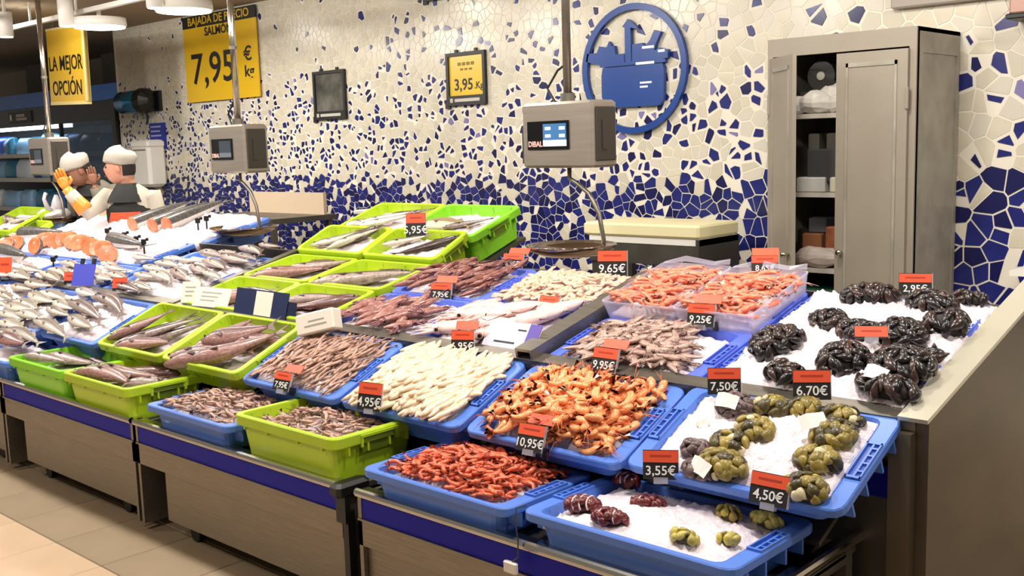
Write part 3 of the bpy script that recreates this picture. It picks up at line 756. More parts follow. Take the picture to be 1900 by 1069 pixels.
for nm, sk, hr, tr in (('dark', SKIN_D, .15, .10), ('purple', SKIN_P, .22, .16), ('brown', SKIN_B, .19, .14), ('grey', SKIN_G, .18, .12), ('silver', SKIN_S, .19, .11), ('mottled', SKIN_M, .34, .14)):
    FISH[nm] = [fish_parts(1, hr, tr, sk, bd, 3 + i) for i, bd in enumerate((-.7, -.25, .2, .6))]

# ------------------------------------------------------------------ front row, left to right
ff = lambda x, y, z: T(x, y, z)
def lay(F, lst, label, group, name='whole_fish'):
    for k, (kind, v, u_, w_, yaw, L) in enumerate(lst):
        put_fish(FISH[kind][v], F @ T(u_, w_, -.05 + .014 * (k % 3)) @ RZ(yaw), name, label, group, L * 1.2)
def floor_ice(F, w, d, h, base, label, amp=.015): return ice(F, w / 2 - .05, d / 2 - .042, hill(base, amp, seed=_seed[0]), label, .004, 30, 22, zb=base - .03)

F = ff(-5.08, 2.265, .62); crate(F, 'leftmost lime crate on the front row with thin dark fish', 'green', .61, .4, .16)
floor_ice(F, .61, .4, .16, -.07, 'crushed ice under the thin fish in the leftmost lime crate')
lay(F, [('dark', 1, -.02, .06, 8, .40), ('brown', 2, .0, -.01, 4, .38), ('brown', 1, -.08, -.08, 12, .32), ('dark', 2, .1, .1, -4, .3)], 'thin dark fish lying in the leftmost lime crate', 'fish in the leftmost lime crate')
F = ff(-4.47, 2.265, .62); crate(F, 'lime crate on the front row with thick purplish fish, second from left', 'lime', .61, .4, .16)
floor_ice(F, .61, .4, .16, -.08, 'crushed ice under the purplish fish in the second lime crate')
lay(F, [('purple', 1, -.1, .07, 200, .38), ('purple', 2, -.02, -.02, 12, .42), ('purple', 0, .02, -.1, 6, .4), ('brown', 3, .17, .06, 60, .34), ('purple', 1, -.16, -.06, 30, .3)], 'thick purplish fish lying in the second lime crate from left', 'fish in the second lime crate')

BM_S = [prawn_mesh(.062, 70 + 20 * i, .0068, [BP, BPD], 20 + i, 7, 6) for i in range(3)]
F = ff(-3.73, 2.28, .575); crate(F, 'small blue crate on the front row heaped with raw brown shrimps', 'blue', .62, .4, .118)
hz = hill(-.012, .038, seed=4); ice(F, .245, .16, lambda u, v: hz(u, v) - .012, 'crushed ice under the brown shrimps of the small blue crate', .004, 24, 18, zb=-.05)
scatter(F, BM_S, 15, 11, .265, .165, hz, 10, 30, 'brown_shrimp', 'raw brown shrimp heaped in the small blue front crate', 'shrimp', 'brown shrimps in the small blue front crate', (1.0, 1.35), .007)

F = ff(-3.08, 2.285, .635); crate(F, 'tall lime crate at front centre holding raw brown shrimps', 'lime', .61, .4, .175)
hz = hill(-.05, .03, seed=5); ice(F, .26, .155, lambda u, v: hz(u, v) - .012, 'crushed ice under the brown shrimps in the tall lime crate', .004, 24, 18, zb=-.155)
scatter(F, BM_S, 13, 10, .25, .15, hz, 5, 32, 'brown_shrimp', 'raw brown shrimp piled in the tall lime crate at front centre', 'shrimp', 'brown shrimps in the tall lime crate', (1.0, 1.35), .007)

F = ff(-2.30, 2.275, .575); crate(F, 'blue crate at front centre full of small red shrimps', 'blue', .645, .41, .118)
hz = hill(-.012, .05, seed=6); ice(F, .262, .168, lambda u, v: hz(u, v) - .012, 'crushed ice showing round the small red shrimps', .005, 30, 20, zb=-.05)
RS = [prawn_mesh(.058, 80 + 30 * i, .0070, [RP, RPD], 30 + i, 8, 6) for i in range(4)]
scatter(F, RS, 20, 15, .24, .155, hz, 12, 45, 'red_shrimp', 'small red shrimp heaped in the blue crate at front centre', 'shrimp', 'small red shrimps in the front blue crate', (1.1, 1.45), .008, keep=lambda u, v: u * u + v * v < 1.75)

FN = ff(-1.598, 2.302, .578); crate(FN, 'blue crate nearest the camera with nets of clams on ice', 'blue', .685, .425, .12)
hz_n = hill(-.014, .022, seed=7)
ice(FN, .284, .184, hz_n, 'crushed ice in the nearest blue crate around the clam nets', .005, 56, 38, zb=-.05)

# ------------------------------------------------------------------ second row on the sloped shelf
def rc(x, dz=0): return r2f(x, .2, dz)
F = rc(-4.71, .02); crate(F, 'lime crate on the second row with shiny dark fish', 'lime', .62, .4, .14)
floor_ice(F, .62, .4, .14, -.075, 'crushed ice under the shiny dark fish', .012)
lay(F, [('dark', 1, -.12, .0, 55, .36), ('dark', 2, -.05, -.02, 52, .4), ('dark', 1, .03, -.01, 48, .4), ('dark', 2, .1, .02, 45, .4), ('purple', 1, .05, -.11, 20, .34), ('purple', 2, -.17, .0, 62, .3)], 'shiny dark fish in the second-row lime crate', 'shiny dark fish in lime crate')
F = rc(-4.085, .02); crate(F, 'lime crate on the second row with purple fish and a big fish head', 'lime', .62, .4, .14)
floor_ice(F, .62, .4, .14, -.075, 'crushed ice under the purple fish with the big head', .012)
lay(F, [('purple', 2, -.1, -.06, 35, .4), ('purple', 1, .0, -.1, 28, .42), ('purple', 3, .12, -.05, 40, .4), ('purple', 0, .14, .08, 20, .36), ('purple', 1, -.14, .06, 75, .32)], 'purple fish in the second-row lime crate with the big head', 'purple fish in lime crate')
o = put_fish(FISH['purple'][2], F @ T(.0, .05, -.025) @ RZ(30) @ RX(10), 'whole_fish', 'big purple fish with round eye lying on top of the second-row lime crate', None, .42)
o.scale = (.40, .56, .5)

F = rc(-3.44); crate(F, 'blue crate on the second row full of long brown raw shrimps', 'blue', .635, .4, .13)
hz = hill(-.006, .03, seed=8); ice(F, .258, .168, lambda u, v: hz(u, v) - .012 + .02 * (v < -.72), 'crushed ice at the lower edge of the long brown shrimps', .005, 36, 24, zb=-.05)
LB = [prawn_mesh(.085, 35 + 18 * i, .0066, [BP, BPD], 40 + i, 8, 6) for i in range(3)]
scatter(F, LB, 22, 13, .265, .165, hz, 72, 14, 'long_shrimp', 'long raw brown shrimp lying in the second-row blue crate', 'shrimp', 'long brown shrimps in the second-row blue crate', (.9, 1.2), .007, tip=12, keep=lambda u, v: v > -.86 or abs(u) > .8)

F = rc(-2.785); crate(F, 'blue crate on the second row heaped with cream squid sticks', 'blue', .63, .4, .13)
hz = hill(.0, .035, seed=9); ice(F, .256, .168, lambda u, v: hz(u, v) - .01, 'crushed ice under the cream squid sticks', .004, 30, 20, zb=-.05)
ST = [strip_mesh(.105, .0145, [CP], 50 + i) for i in range(5)]
scatter(F, ST, 22, 13, .262, .17, hz, 70, 20, 'squid_stick', 'cream squid stick heaped in the second-row blue crate', 'squid stick', 'cream squid sticks', (.85, 1.2), .008, tip=8)

F = rc(-2.12); crate(F, 'blue crate on the second row heaped with cooked orange prawns', 'blue', .64, .4, .095)
hz = hill(-.004, .045, seed=10); ice(F, .261, .168, lambda u, v: hz(u, v) - .014, 'crushed ice showing at the corners of the orange prawns', .005, 30, 20, zb=-.05)
OPM = [prawn_mesh(.084, 85 + 24 * i, .0135, [OP, OPD], 60 + i, 10, 8) for i in range(4)]
scatter(F, OPM, 15, 12, .262, .165, hz, 25, 70, 'orange_prawn', 'cooked orange prawn heaped in the second-row blue crate', 'prawn', 'cooked orange prawns', (.85, 1.15), .010, tip=16, keep=lambda u, v: u * u + v * v < 1.7)
scatter(F, OPM, 9, 7, .2, .12, lambda u, v: hz(u * .76, v * .72) + .012, 200, 80, 'orange_prawn', 'cooked orange prawn heaped in the second-row blue crate', 'prawn', 'cooked orange prawns', (.9, 1.2), .010, tip=20)

FB_ = r2f(-1.452, .21, .006); crate(FB_, 'wide blue crate on the second row with olive shell nets on ice', 'blue', .665, .405, .085)
hz_b = hill(.004, .012, seed=11, nz=.012)
ice(FB_, .276, .176, hz_b, 'crushed ice around the olive shell nets', .006, 60, 40, zb=-.05)

# ------------------------------------------------------------------ upper tier trays
def uc(x, s, dz=0): return upf(x, s, dz)
F = uc(-3.415, .2); crate(F, 'violet-blue tray behind the white box with purple squid', 'violet', .6, .39, .12)
ice(F, .242, .162, hill(-.01, .01, seed=12), 'crushed ice behind the purple squid in the front tray', .005, 34, 22, zb=-.05)
SQM = [squid_mesh(.21, .026, [SQ, SQD, EYEB], 70 + i) for i in range(4)]
scatter(F, SQM, 7, 4, .24, .14, hill(-.002, .02, seed=2), 60, 18, 'purple_squid', 'purple squid in the front violet-blue tray', 'squid', 'purple squid in the front tray', (.85, 1.1), .012, tip=10, keep=lambda u, v: v < .55)
F = uc(-3.415, .6); crate(F, 'violet-blue tray at the back with dark red squid', 'violet', .6, .39, .12)
ice(F, .242, .162, hill(-.01, .01, seed=13), 'crushed ice under the dark red squid in the back tray', .005, 34, 22, zb=-.05)
SQ2 = [squid_mesh(.19, .02, [food('red_squid_skin', '#7e4640', '#a26a5e', 45), SQD, EYEB], 80 + i) for i in range(4)]
scatter(F, SQ2, 10, 4, .25, .15, hill(.004, .02, seed=3), 70, 16, 'dark_squid', 'dark red squid in the back violet-blue tray', 'squid', 'dark red squid in the back tray', (.85, 1.1), .012, tip=10)
F = uc(-2.825, .2); crate(F, 'violet-blue tray left of the steel divider with large white squid', 'violet', .58, .39, .12)
ice(F, .232, .162, hill(-.005, .015, seed=14), 'crushed ice under the large white squid', .005, 34, 22, zb=-.05)
SWM = [squid_mesh(.34, .045, [SW, SW, EYEB], 90 + i, 12) for i in range(3)]
for k, (u, v, yw, z) in enumerate(((-.16, -.1, 205, .02), (-.05, -.04, 190, .028), (.08, -.1, 215, .024), (.14, .02, 232, .034), (-.12, .1, 172, .024), (.02, .11, 200, .034), (-.19, .02, 250, .034), (.17, .11, 240, .03), (.0, .03, 222, .05), (-.1, -.02, 195, .05))):
    o = link('white_squid', SWM[k % 3], None, F @ T(u, v, z) @ RZ(yw) @ SC(.95)); tag(o, 'large pinkish white squid in the tray left of the steel divider', 'squid', 'large white squid')
F = uc(-2.825, .6); crate(F, 'violet-blue tray at the back with peach baby squid', 'violet', .58, .39, .12)
hz = hill(-.0, .035, seed=15); ice(F, .232, .162, lambda u, v: hz(u, v) - .008, 'crushed ice under the peach baby squid', .005, 30, 20, zb=-.05)
PB = [strip_mesh(.055, .011, [PP], 100 + i, .6, 5, 6) for i in range(4)]
scatter(F, PB, 18, 13, .245, .165, hz, 30, 60, 'baby_squid', 'peach baby squid heaped in the back violet-blue tray', 'squid', 'peach baby squid', (.8, 1.3), .006)
F = uc(-2.115, .2); crate(F, 'violet-blue tray right of the steel divider with grey-brown squid', 'violet', .635, .39, .12)
hz = hill(-.004, .035, seed=16); ice(F, .26, .162, lambda u, v: hz(u, v) - .01, 'crushed ice right of the grey-brown squid', .006, 40, 26, zb=-.05)
GM = [squid_mesh(.12, .0135, [GS, GSD, EYEB], 110 + i, 7) for i in range(4)]
scatter(F, GM, 16, 10, .235, .155, hz, 30, 60, 'grey_squid', 'small grey-brown squid right of the steel divider', 'squid', 'grey-brown squid', (.85, 1.2), .010, tip=14, keep=lambda u, v: u + .35 * v < .75)
F = uc(-2.115, .6); crate(F, 'violet-blue tray under the clear boxes of red prawns', 'violet', .635, .39, .12)
# two clear boxes with red prawns
CLEARB = M('clear_box_plastic', '#dcdaf0', .2, alpha=.42)
LPM = [prawn_mesh(.125, 60 + 22 * i, .0105, [LP, LPD], 120 + i, 10, 7) for i in range(4)]
for k, xx in enumerate((-2.275, -1.955)):
    F = uc(xx, .585, .055); side = ('left', 'right')[k]
    t = thing('clear_prawn_box', 'translucent plastic box of red prawns, the %s of the two' % side, 'box', F, 'clear boxes of red prawns')
    b = MB(); b.loft([ring(.29, .40, .02, -.06), ring(.31, .43, .02, .02), ring(.318, .438, .02, .02), ring(.318, .438, .02, .014), ring(.314, .434, .02, .014), ring(.296, .406, .02, -.063)], False, False)
    b.add([(x, y, -.06) for x, y in rrect(.29, .4, .02)], [tuple(range(16))]); b.build('tub', CLEARB, t)
    b = MB(); b.loft([[(-.155, .205, .018), (-.05, .21, .03), (.08, .21, .022), (.155, .205, .03)], [(-.155, .215, .022), (-.05, .222, .05), (.08, .22, .034), (.155, .215, .05)]], closed=False); b.build('film_edge', CLEARB, t)
    hz = hill(-.012, .03, seed=20 + k)
    ice(F, .135, .19, lambda u, v: hz(u, v) - .012, 'crushed ice under the red prawns in the %s clear box' % side, .004, 18, 22, zb=-.058)
    scatter(F, LPM, 6, 11, .125, .18, hz, 8, 24, 'red_prawn', 'long red prawn in the %s clear plastic box' % side, 'prawn', 'red prawns in the %s clear box' % side, (.9, 1.2), .009, tip=12)
# mussel trays
for s, lab in ((.2, 'front'), (.6, 'back')): crate(uc(-1.462, s), 'violet-blue tray holding ice and black mussels, %s one' % lab, 'violet', .63, .39, .12)
FM = uc(-1.452, .4)
hz_m = hill(.018, .012, px=4, seed=17, nz=.016)
ice(FM, .312, .378, hz_m, 'broad bed of crushed ice under the black mussel nets', .007, 64, 70, zb=-.01)

# ------------------------------------------------------------------ lime block on the upper tier
def fr(x, y0, z0, y1, z1): a = math.degrees(math.atan2(z1 - z0, y1 - y0)); L_ = math.hypot(y1 - y0, z1 - z0); return T(x, y0, z0) @ RX(a) @ T(0, L_ / 2, 0), L_
W = .555; XL, XR = -4.615, -4.03
WW = [(-4.585, -4.01)]
rows = [(2.745, .852, 3.11, .945), (3.12, .948, 3.48, 1.026), (3.475, 1.05, 3.725, 1.17), (3.715, 1.145, 4.09, 1.275)]
cont = {
 (0, 0): ([('purple', 1, -.05, .04, 20, .36), ('purple', 2, .04, -.02, 8, .36), ('dark', 1, .1, .06, -10, .34), ('purple', 3, -.12, -.05, 40, .28)], 'purple-brown fish', 'lime', 'nearest row left'),
 (0, 1): ([('purple', 2, -.08, -.04, 10, .36), ('purple', 1, .08, .0, 200, .36), ('brown', 0, .0, .06, 15, .34), ('dark', 2, .12, -.07, -15, .28)], 'lumpy purple fish pieces', 'lime', 'nearest row right'),
 (1, 0): ([('brown', 3, -.06, .04, 205, .4), ('purple', 1, .0, -.05, 18, .42), ('brown', 2, .1, .05, 22, .36)], 'long curled brown fish', 'lime', 'second row left'),
 (1, 1): ([('dark', 1, -.08, .05, 190, .4), ('brown', 2, .02, -.05, 16, .5), ('brown', 1, .09, -.02, 20, .42)], 'long brown fish side by side', 'lime', 'second row right'),
 (2, 0): ([('grey', 3, -.05, .03, 20, .34), ('brown', 0, .05, -.02, 210, .34), ('grey', 1, .1, .02, 35, .3)], 'curled grey fish on ice', 'lime', 'third row left'),
 (2, 1): ([('dark', 1, .08, -.02, 200, .36), ('grey', 2, -.08, .04, 10, .26)], 'one dark fish on white ice', 'lime', 'third row right'),
 (3, 0): ([('grey', 2, -.14, -.04, 15, .3), ('silver', 1, -.02, .0, 25, .32), ('silver', 2, .06, -.06, 20, .3), ('dark', 2, .08, .1, 10, .3)], 'silver fish on ice', 'lime', 'top row left'),
 (3, 1): ([('mottled', 1, -.04, -.04, 350, .34), ('dark', 2, .1, -.03, 15, .26)], 'a mottled flat fish on ice', 'green', 'top row right')}
for r_, (y0, z0, y1, z1) in enumerate(rows):
    for c_, x in enumerate((-4.60, -4.03) if r_ < 3 else (-4.565, -4.0)):
        F, d_ = fr(x, y0, z0, y1, z1)
        lst, what, col, pos = cont[r_, c_]
        h_ = .14 if r_ != 3 else .17
        crate(F, 'lime crate of the raised block, %s, holding %s' % (pos, what), col, .568, d_, h_)
        ice(F, .24, d_ / 2 - .035, hill(-.065 if r_ < 2 else -.045, .02, seed=_seed[0]), 'crushed ice in the raised lime crate of %s, %s' % (what, pos), .005, 26, 16, zb=(-.095 if r_ < 2 else -.075))
        for k, (kind, v, u_, w_, yaw, L) in enumerate(lst):
            put_fish(FISH[kind][v], F @ T(u_, w_ * d_ / .4, (-.05 if r_ < 2 else -.03) + .012 * (k % 3)) @ RZ(yaw + 14), 'whole_fish', 'fish among %s in the raised lime crate, %s' % (what, pos), 'fish in the raised lime crate, ' + pos, L * 1.15)
# steel rack carrying the two upper rows
t = thing('crate_rack', 'steel rack that lifts the two back rows of lime crates', 'rack', T(-4.315, 3.9, 0))
b = MB()
for x in (-.56, .56): b.bx(x - .015, x + .015, .12, .15, 0, 1.06); b.bx(x - .015, x + .015, -.15, -.12, .86, .95)
b.build('post', STEEL_D, t)
F, d_ = fr(0, *rows[3]); b = MB(); b.T = T(0, -3.9, 0) @ F; b.bx(-.58, .58, -.18, .18, -.19, -.172); b.build('shelf_plate', STEEL_D, t)
F, d_ = fr(0, *rows[2]); b = MB(); b.T = T(0, -3.9, 0) @ F; b.bx(-.58, .58, -.12, .11, -.16, -.142); b.build('shelf_plate', STEEL_D, t)
# ------------------------------------------------------------------ nets of shellfish
MUS = food('black_mussel_shell', '#141012', '#2a2022', 40, rough=.3, var=.3, coat=.3); MUSB = food('brown_mussel_shell', '#2c1c1a', '#46302c', 40, rough=.3, var=.3, coat=.3)
OLV = food('olive_shell', '#7c6a26', '#a8944c', 50, rough=.38, var=.3, coat=.2); OLD = food('dark_olive_shell', '#3a3218', '#5a4e28', 50, rough=.4, var=.3, coat=.2)
YLW = food('yellow_green_shell', '#b0a038', '#d6c66a', 50, rough=.38, var=.2, coat=.2); PUR = food('purple_brown_shell', '#4e3a3c', '#7a6460', 50, rough=.4, var=.25)
RED = food('dark_red_shell', '#5a1a1c', '#7e2a2a', 50, rough=.35, var=.2); PALE = food('pale_open_shell', '#cdbf96', '#e0d6b4', 50, rough=.4, var=.1)
SM = {'mussel': [shell_mesh(.058, .03, .026, [MUS], 1), shell_mesh(.064, .032, .028, [MUSB], 2), shell_mesh(.052, .028, .024, [MUS], 3)],
      'olive': [shell_mesh(.046, .036, .024, [OLV], 4, True), shell_mesh(.05, .038, .026, [OLD], 5, True), shell_mesh(.042, .034, .022, [OLV], 6, True), shell_mesh(.034, .03, .018, [PALE], 6, True)],
      'purple': [shell_mesh(.042, .034, .022, [PUR], 7, True), shell_mesh(.046, .036, .024, [PUR], 8, True)],
      'yellow': [shell_mesh(.036, .028, .02, [YLW], 9, True), shell_mesh(.034, .028, .02, [YLW], 10, True), shell_mesh(.034, .026, .018, [OLV], 10, True)],
      'red': [shell_mesh(.034, .028, .02, [RED], 11, True), shell_mesh(.038, .03, .022, [RED], 12, True)]}
NETM = M('dark_net_core', '#171310', .6); NETO = M('olive_net_core', '#4a4520', .6); NETR = M('red_net_core', '#4a1416', .5); BAND = M('white_net_band', '#e8d4d0', .5)
def net(P, F, abc, yaw, kind, label, group, shell='shell', card=None, bands=0, cat='shellfish net', seed=0):
    """a lumpy net: core body with every visible shell laid on its upper half; F gives the tilt of the bed"""
    rs = random.Random(int(P.x * 977 + P.y * 331) + seed); a, b_, c = abc
    mw = T(P) @ F @ RZ(yaw); t = thing('shellfish_net', label, cat, mw, group)
    core = MB(); core.ell((0, 0, c * .35), (a * .86, b_ * .86, c * .8), 12, 7)
    core.build('net_core', {'mussel': NETM, 'olive': NETO, 'purple': NETM, 'yellow': NETO, 'red': NETR}[kind], t, True)
    ms = SM[kind]; Ls = {'mussel': .05, 'olive': .042, 'purple': .04, 'yellow': .034, 'red': .034}[kind]
    n = int(min(46, max(7, 2.2 * PI * a * b_ / (Ls * Ls * .55)))) if kind != 'red' else int(min(30, max(8, 2.4 * PI * a * b_ / (Ls * Ls * .5))))
    ga = PI * (3 - 5 ** .5)
    for i in range(n):
        zz = 1 - (i + .5) / n * 1.12; r = math.sqrt(max(0, 1 - zz * zz)); q = ga * i + rs.uniform(-.2, .2)
        nrm = Vector((r * math.cos(q) / a, r * math.sin(q) / b_, zz / c)).normalized()
        p = Vector((a * .92 * r * math.cos(q), b_ * .92 * r * math.sin(q), c * .35 + c * .82 * zz))
        R_ = nrm.to_track_quat('Z', 'Y').to_matrix().to_4x4()
        m_ = rs.choice(ms)
        if kind == 'olive' and m_ is ms[3] and rs.random() < .45: m_ = ms[0]
        link(shell, m_, t, T(p) @ R_ @ RZ(rs.uniform(0, 360)) @ RX(rs.uniform(-28, 28)) @ SC(rs.uniform(.85, 1.2)))
    for k in range(bands):
        x = a * (-.4 + .8 * k / max(1, bands - 1)); s = math.sqrt(1 - (x / a) ** 2)
        bb = MB(); bb.tube([(x + .006 * math.sin(q * 2), b_ * 1.13 * s * math.cos(q), c * .35 + c * 1.12 * s * math.sin(q)) for q in [PI * j / 12 for j in range(13)]], .0028, 5)
        bb.build('net_band', BAND, t, True)
    if card:
        bb = MB(); bb.loft([[(-.035, -.02, 0), (-.012, -.022, .006), (.012, -.02, .003), (.035, -.022, .0)], [(-.035, .02, .012), (-.012, .022, .016), (.012, .02, .012), (.035, .02, .006)]], closed=False)
        cdm = bb.build('paper_label', M('white_paper_label', '#f1eee8', .6), t, mw=T(card[0], card[1], c * 1.3) @ RX(20))
    return t
TU = RX(UT); T2 = RX(23.5)
G = 'black mussel nets on the ice bed'
for px, py, a, b_, yaw, lab, kw in (
    (1615, 560, .098, .058, 8, 'rounded black mussel net at the back left of the mussel bed', {}),
    (1730, 574, .088, .055, -12, 'black mussel net at the back, below the orange 2,95 price card', {}),
    (1803, 560, .06, .028, -8, 'flat black mussel net at the far back right, half sunk in ice', {}),
    (1755, 615, .068, .062, 25, 'small black mussel net lying alone at the right of the bed', {}),
    (1442, 650, .075, .105, -8, 'tall black mussel net at the left edge of the mussel bed', {}),
    (1458, 702, .064, .045, -8, 'small black mussel net under the tall one at the left edge', {}),
    (1540, 606, .075, .05, -20, 'black mussel net left of the blank orange price card', {}),
    (1600, 628, .085, .05, -10, 'black mussel net just below the blank orange price card', {}),
    (1674, 636, .088, .07, -35, 'black mussel net right of centre, behind the biggest net', {}),
    (1567, 682, .082, .075, 60, 'brownish black mussel net in the front middle of the bed', {}),
    (1674, 692, .098, .088, -35, 'biggest, shiny black mussel net in the front right of the bed', {}),
    (1645, 728, .10, .045, -12, 'flat black mussel net with a white paper label at the front of the bed', {'card': (-.03, .0)}),
    (1731, 664, .028, .02, -5, 'tiny clump of black mussels right of the biggest net', {})):
    net(up(px, py, .02), TU, (a, b_, min(.058, b_ * .85)), yaw, 'mussel', lab, G, 'mussel', **kw)
G = 'olive shell nets in the wide blue crate'
for px, py, a, b_, yaw, kind, lab, kw in (
    (1366, 762, .058, .045, 0, 'purple', 'purple-brown shell net with white label at the back left of the wide blue crate', {'card': (.0, -.03)}),
    (1432, 762, .058, .036, 0, 'olive', 'olive shell net at the back of the crate, right of the purple-brown net', {}),
    (1494, 764, .042, .034, 0, 'olive', 'small olive shell net just under the 6,70 price card', {}),
    (1566, 780, .062, .03, -12, 'olive', 'flat olive shell net at the back right of the wide blue crate', {}),
    (1402, 806, .068, .045, -20, 'olive', 'olive shell net in the upper middle of the left row', {}),
    (1358, 834, .055, .045, -10, 'olive', 'olive shell net in the middle of the left row', {}),
    (1342, 872, .075, .05, -10, 'olive', 'large olive shell net at the lower end of the left row', {}),
    (1548, 818, .062, .055, 40, 'olive', 'olive shell net with open shells and white strip at the right of the crate', {'card': (-.04, .03)}),
    (1518, 862, .06, .042, 10, 'olive', 'olive shell net in the middle of the right row', {}),
    (1494, 914, .066, .042, -8, 'olive', 'dark olive shell net at the front, right of the 4,50 price card', {}),
    (1291, 840, .040, .032, 10, 'purple', 'small purple-brown shell net at the left, above the 3,55 price card', {}),
    (1296, 880, .05, .028, -20, 'purple', 'purple-brown shell net with white label right of the 3,55 price card', {'card': (.02, .0)})):
    net(row2(px, py, .010), T2, (a, b_, min(.042, b_ * .9)), yaw, kind, lab, G, **kw)
G1, G2 = 'dark red clam nets on ice', 'yellow-green clam nets on ice'
for px, py, a, b_, yaw, kind, lab, bd in (
    (1163, 898, .042, .024, -4, 'red', 'dark red clam net at the back left of the nearest blue crate', 3),
    (1082, 944, .05, .034, 28, 'red', 'largest dark red clam net with white bands at the left rim', 3),
    (1132, 969, .05, .026, 18, 'red', 'dark red clam net with two white bands at the lower left', 2),
    (1204, 940, .046, .022, 22, 'red', 'dark red clam net in the middle of the nearest crate', 1),
    (1352, 962, .036, .028, -10, 'yellow', 'olive-yellow clam net under the 4,50 price card', 0),
    (1422, 971, .046, .022, -4, 'yellow', 'olive-yellow clam net at the right of the nearest crate', 0),
    (1270, 1004, .042, .022, -8, 'yellow', 'bright yellow-green clam net at the front of the nearest crate', 0),
    (1350, 1004, .024, .014, 30, 'yellow', 'tiny sunken yellow clam net right of the bright one', 0)):
    net(flat(px, py, .576), Matrix.Identity(4), (a, b_, min(.026, b_)), yaw, kind, lab, G1 if kind == 'red' else G2, 'clam', bands=bd)
# loose pale shells on the olive crate's ice
for k, (px, py) in enumerate(((1306, 787), (1452, 846), (1404, 745))):
    o = link('loose_shell', shell_mesh(.05, .044, .014, [M('pink_shell', '#e2c2ae', .4, col2='#d9b39c', scale=60)], 30 + k, True), None, T(row2(px, py, .016)) @ T2 @ RZ(30 * k))
    tag(o, ('pale pink loose shell half sunk in ice at the left of the olive nets', 'pale round loose shell on ice between the two olive rows', 'pale loose shell on ice behind the purple-brown net')[k], 'shell')

# ------------------------------------------------------------------ price cards
OM = M('promo_lettering', '#b53a24', .5)
def price_card(P, yaw, tilt, txt, label, w=.098, h=.082, double=False, blank=False, strip=.42, g='orange and black price cards'):
    t = thing('price_card', label, 'price tag', T(P) @ RZ(yaw) @ RX(-tilt), g)
    b = MB(); b.bx(-w / 2, w / 2, -.0015, .0015, 0, h); b.build('board', CARD, t)
    b = MB(); b.bx(-w / 2 + .001, w / 2 - .001, -.0035, -.0015, h * (1 - strip), h - .002); s_ = b.build('promo_strip', ORANGE, t)
    b = MB(); b.bx(-w * .3, w * .3, -.0042, -.0035, h * (1 - strip * .55), h * (1 - strip * .40)); b.build('promo_print', OM, s_)
    if txt: link('price_text', text_mesh(txt, h * .44, CHALK, .0004, sx=1.0), t, T(0, -.0028, h * (1 - strip) * .5))
    b = MB(); b.bx(w / 2, w / 2 + .003, -.004, .004, 0, h); b.bx(-.02, .02, -.003, .014, -.012, .006); b.build('holder', CLEAR, t)
    if double:
        b = MB(); b.bx(-w / 2 + .004, w / 2 + .004, -.0015, .0015, 0, .036); f = b.build('promo_flap', ORANGE, t, mw=T(.004, .028, h + .004) @ RX(-25))
        b = MB(); b.bx(w / 2 - .002, w / 2 + .006, -.002, .03, -.01, .02); b.bx(-w / 2 + .002, w / 2, .0, .026, h - .004, h); b.build('holder_back', BLACK, t)
    return t
yc = -42                                                     # yaw of a card that faces the shoppers on the right
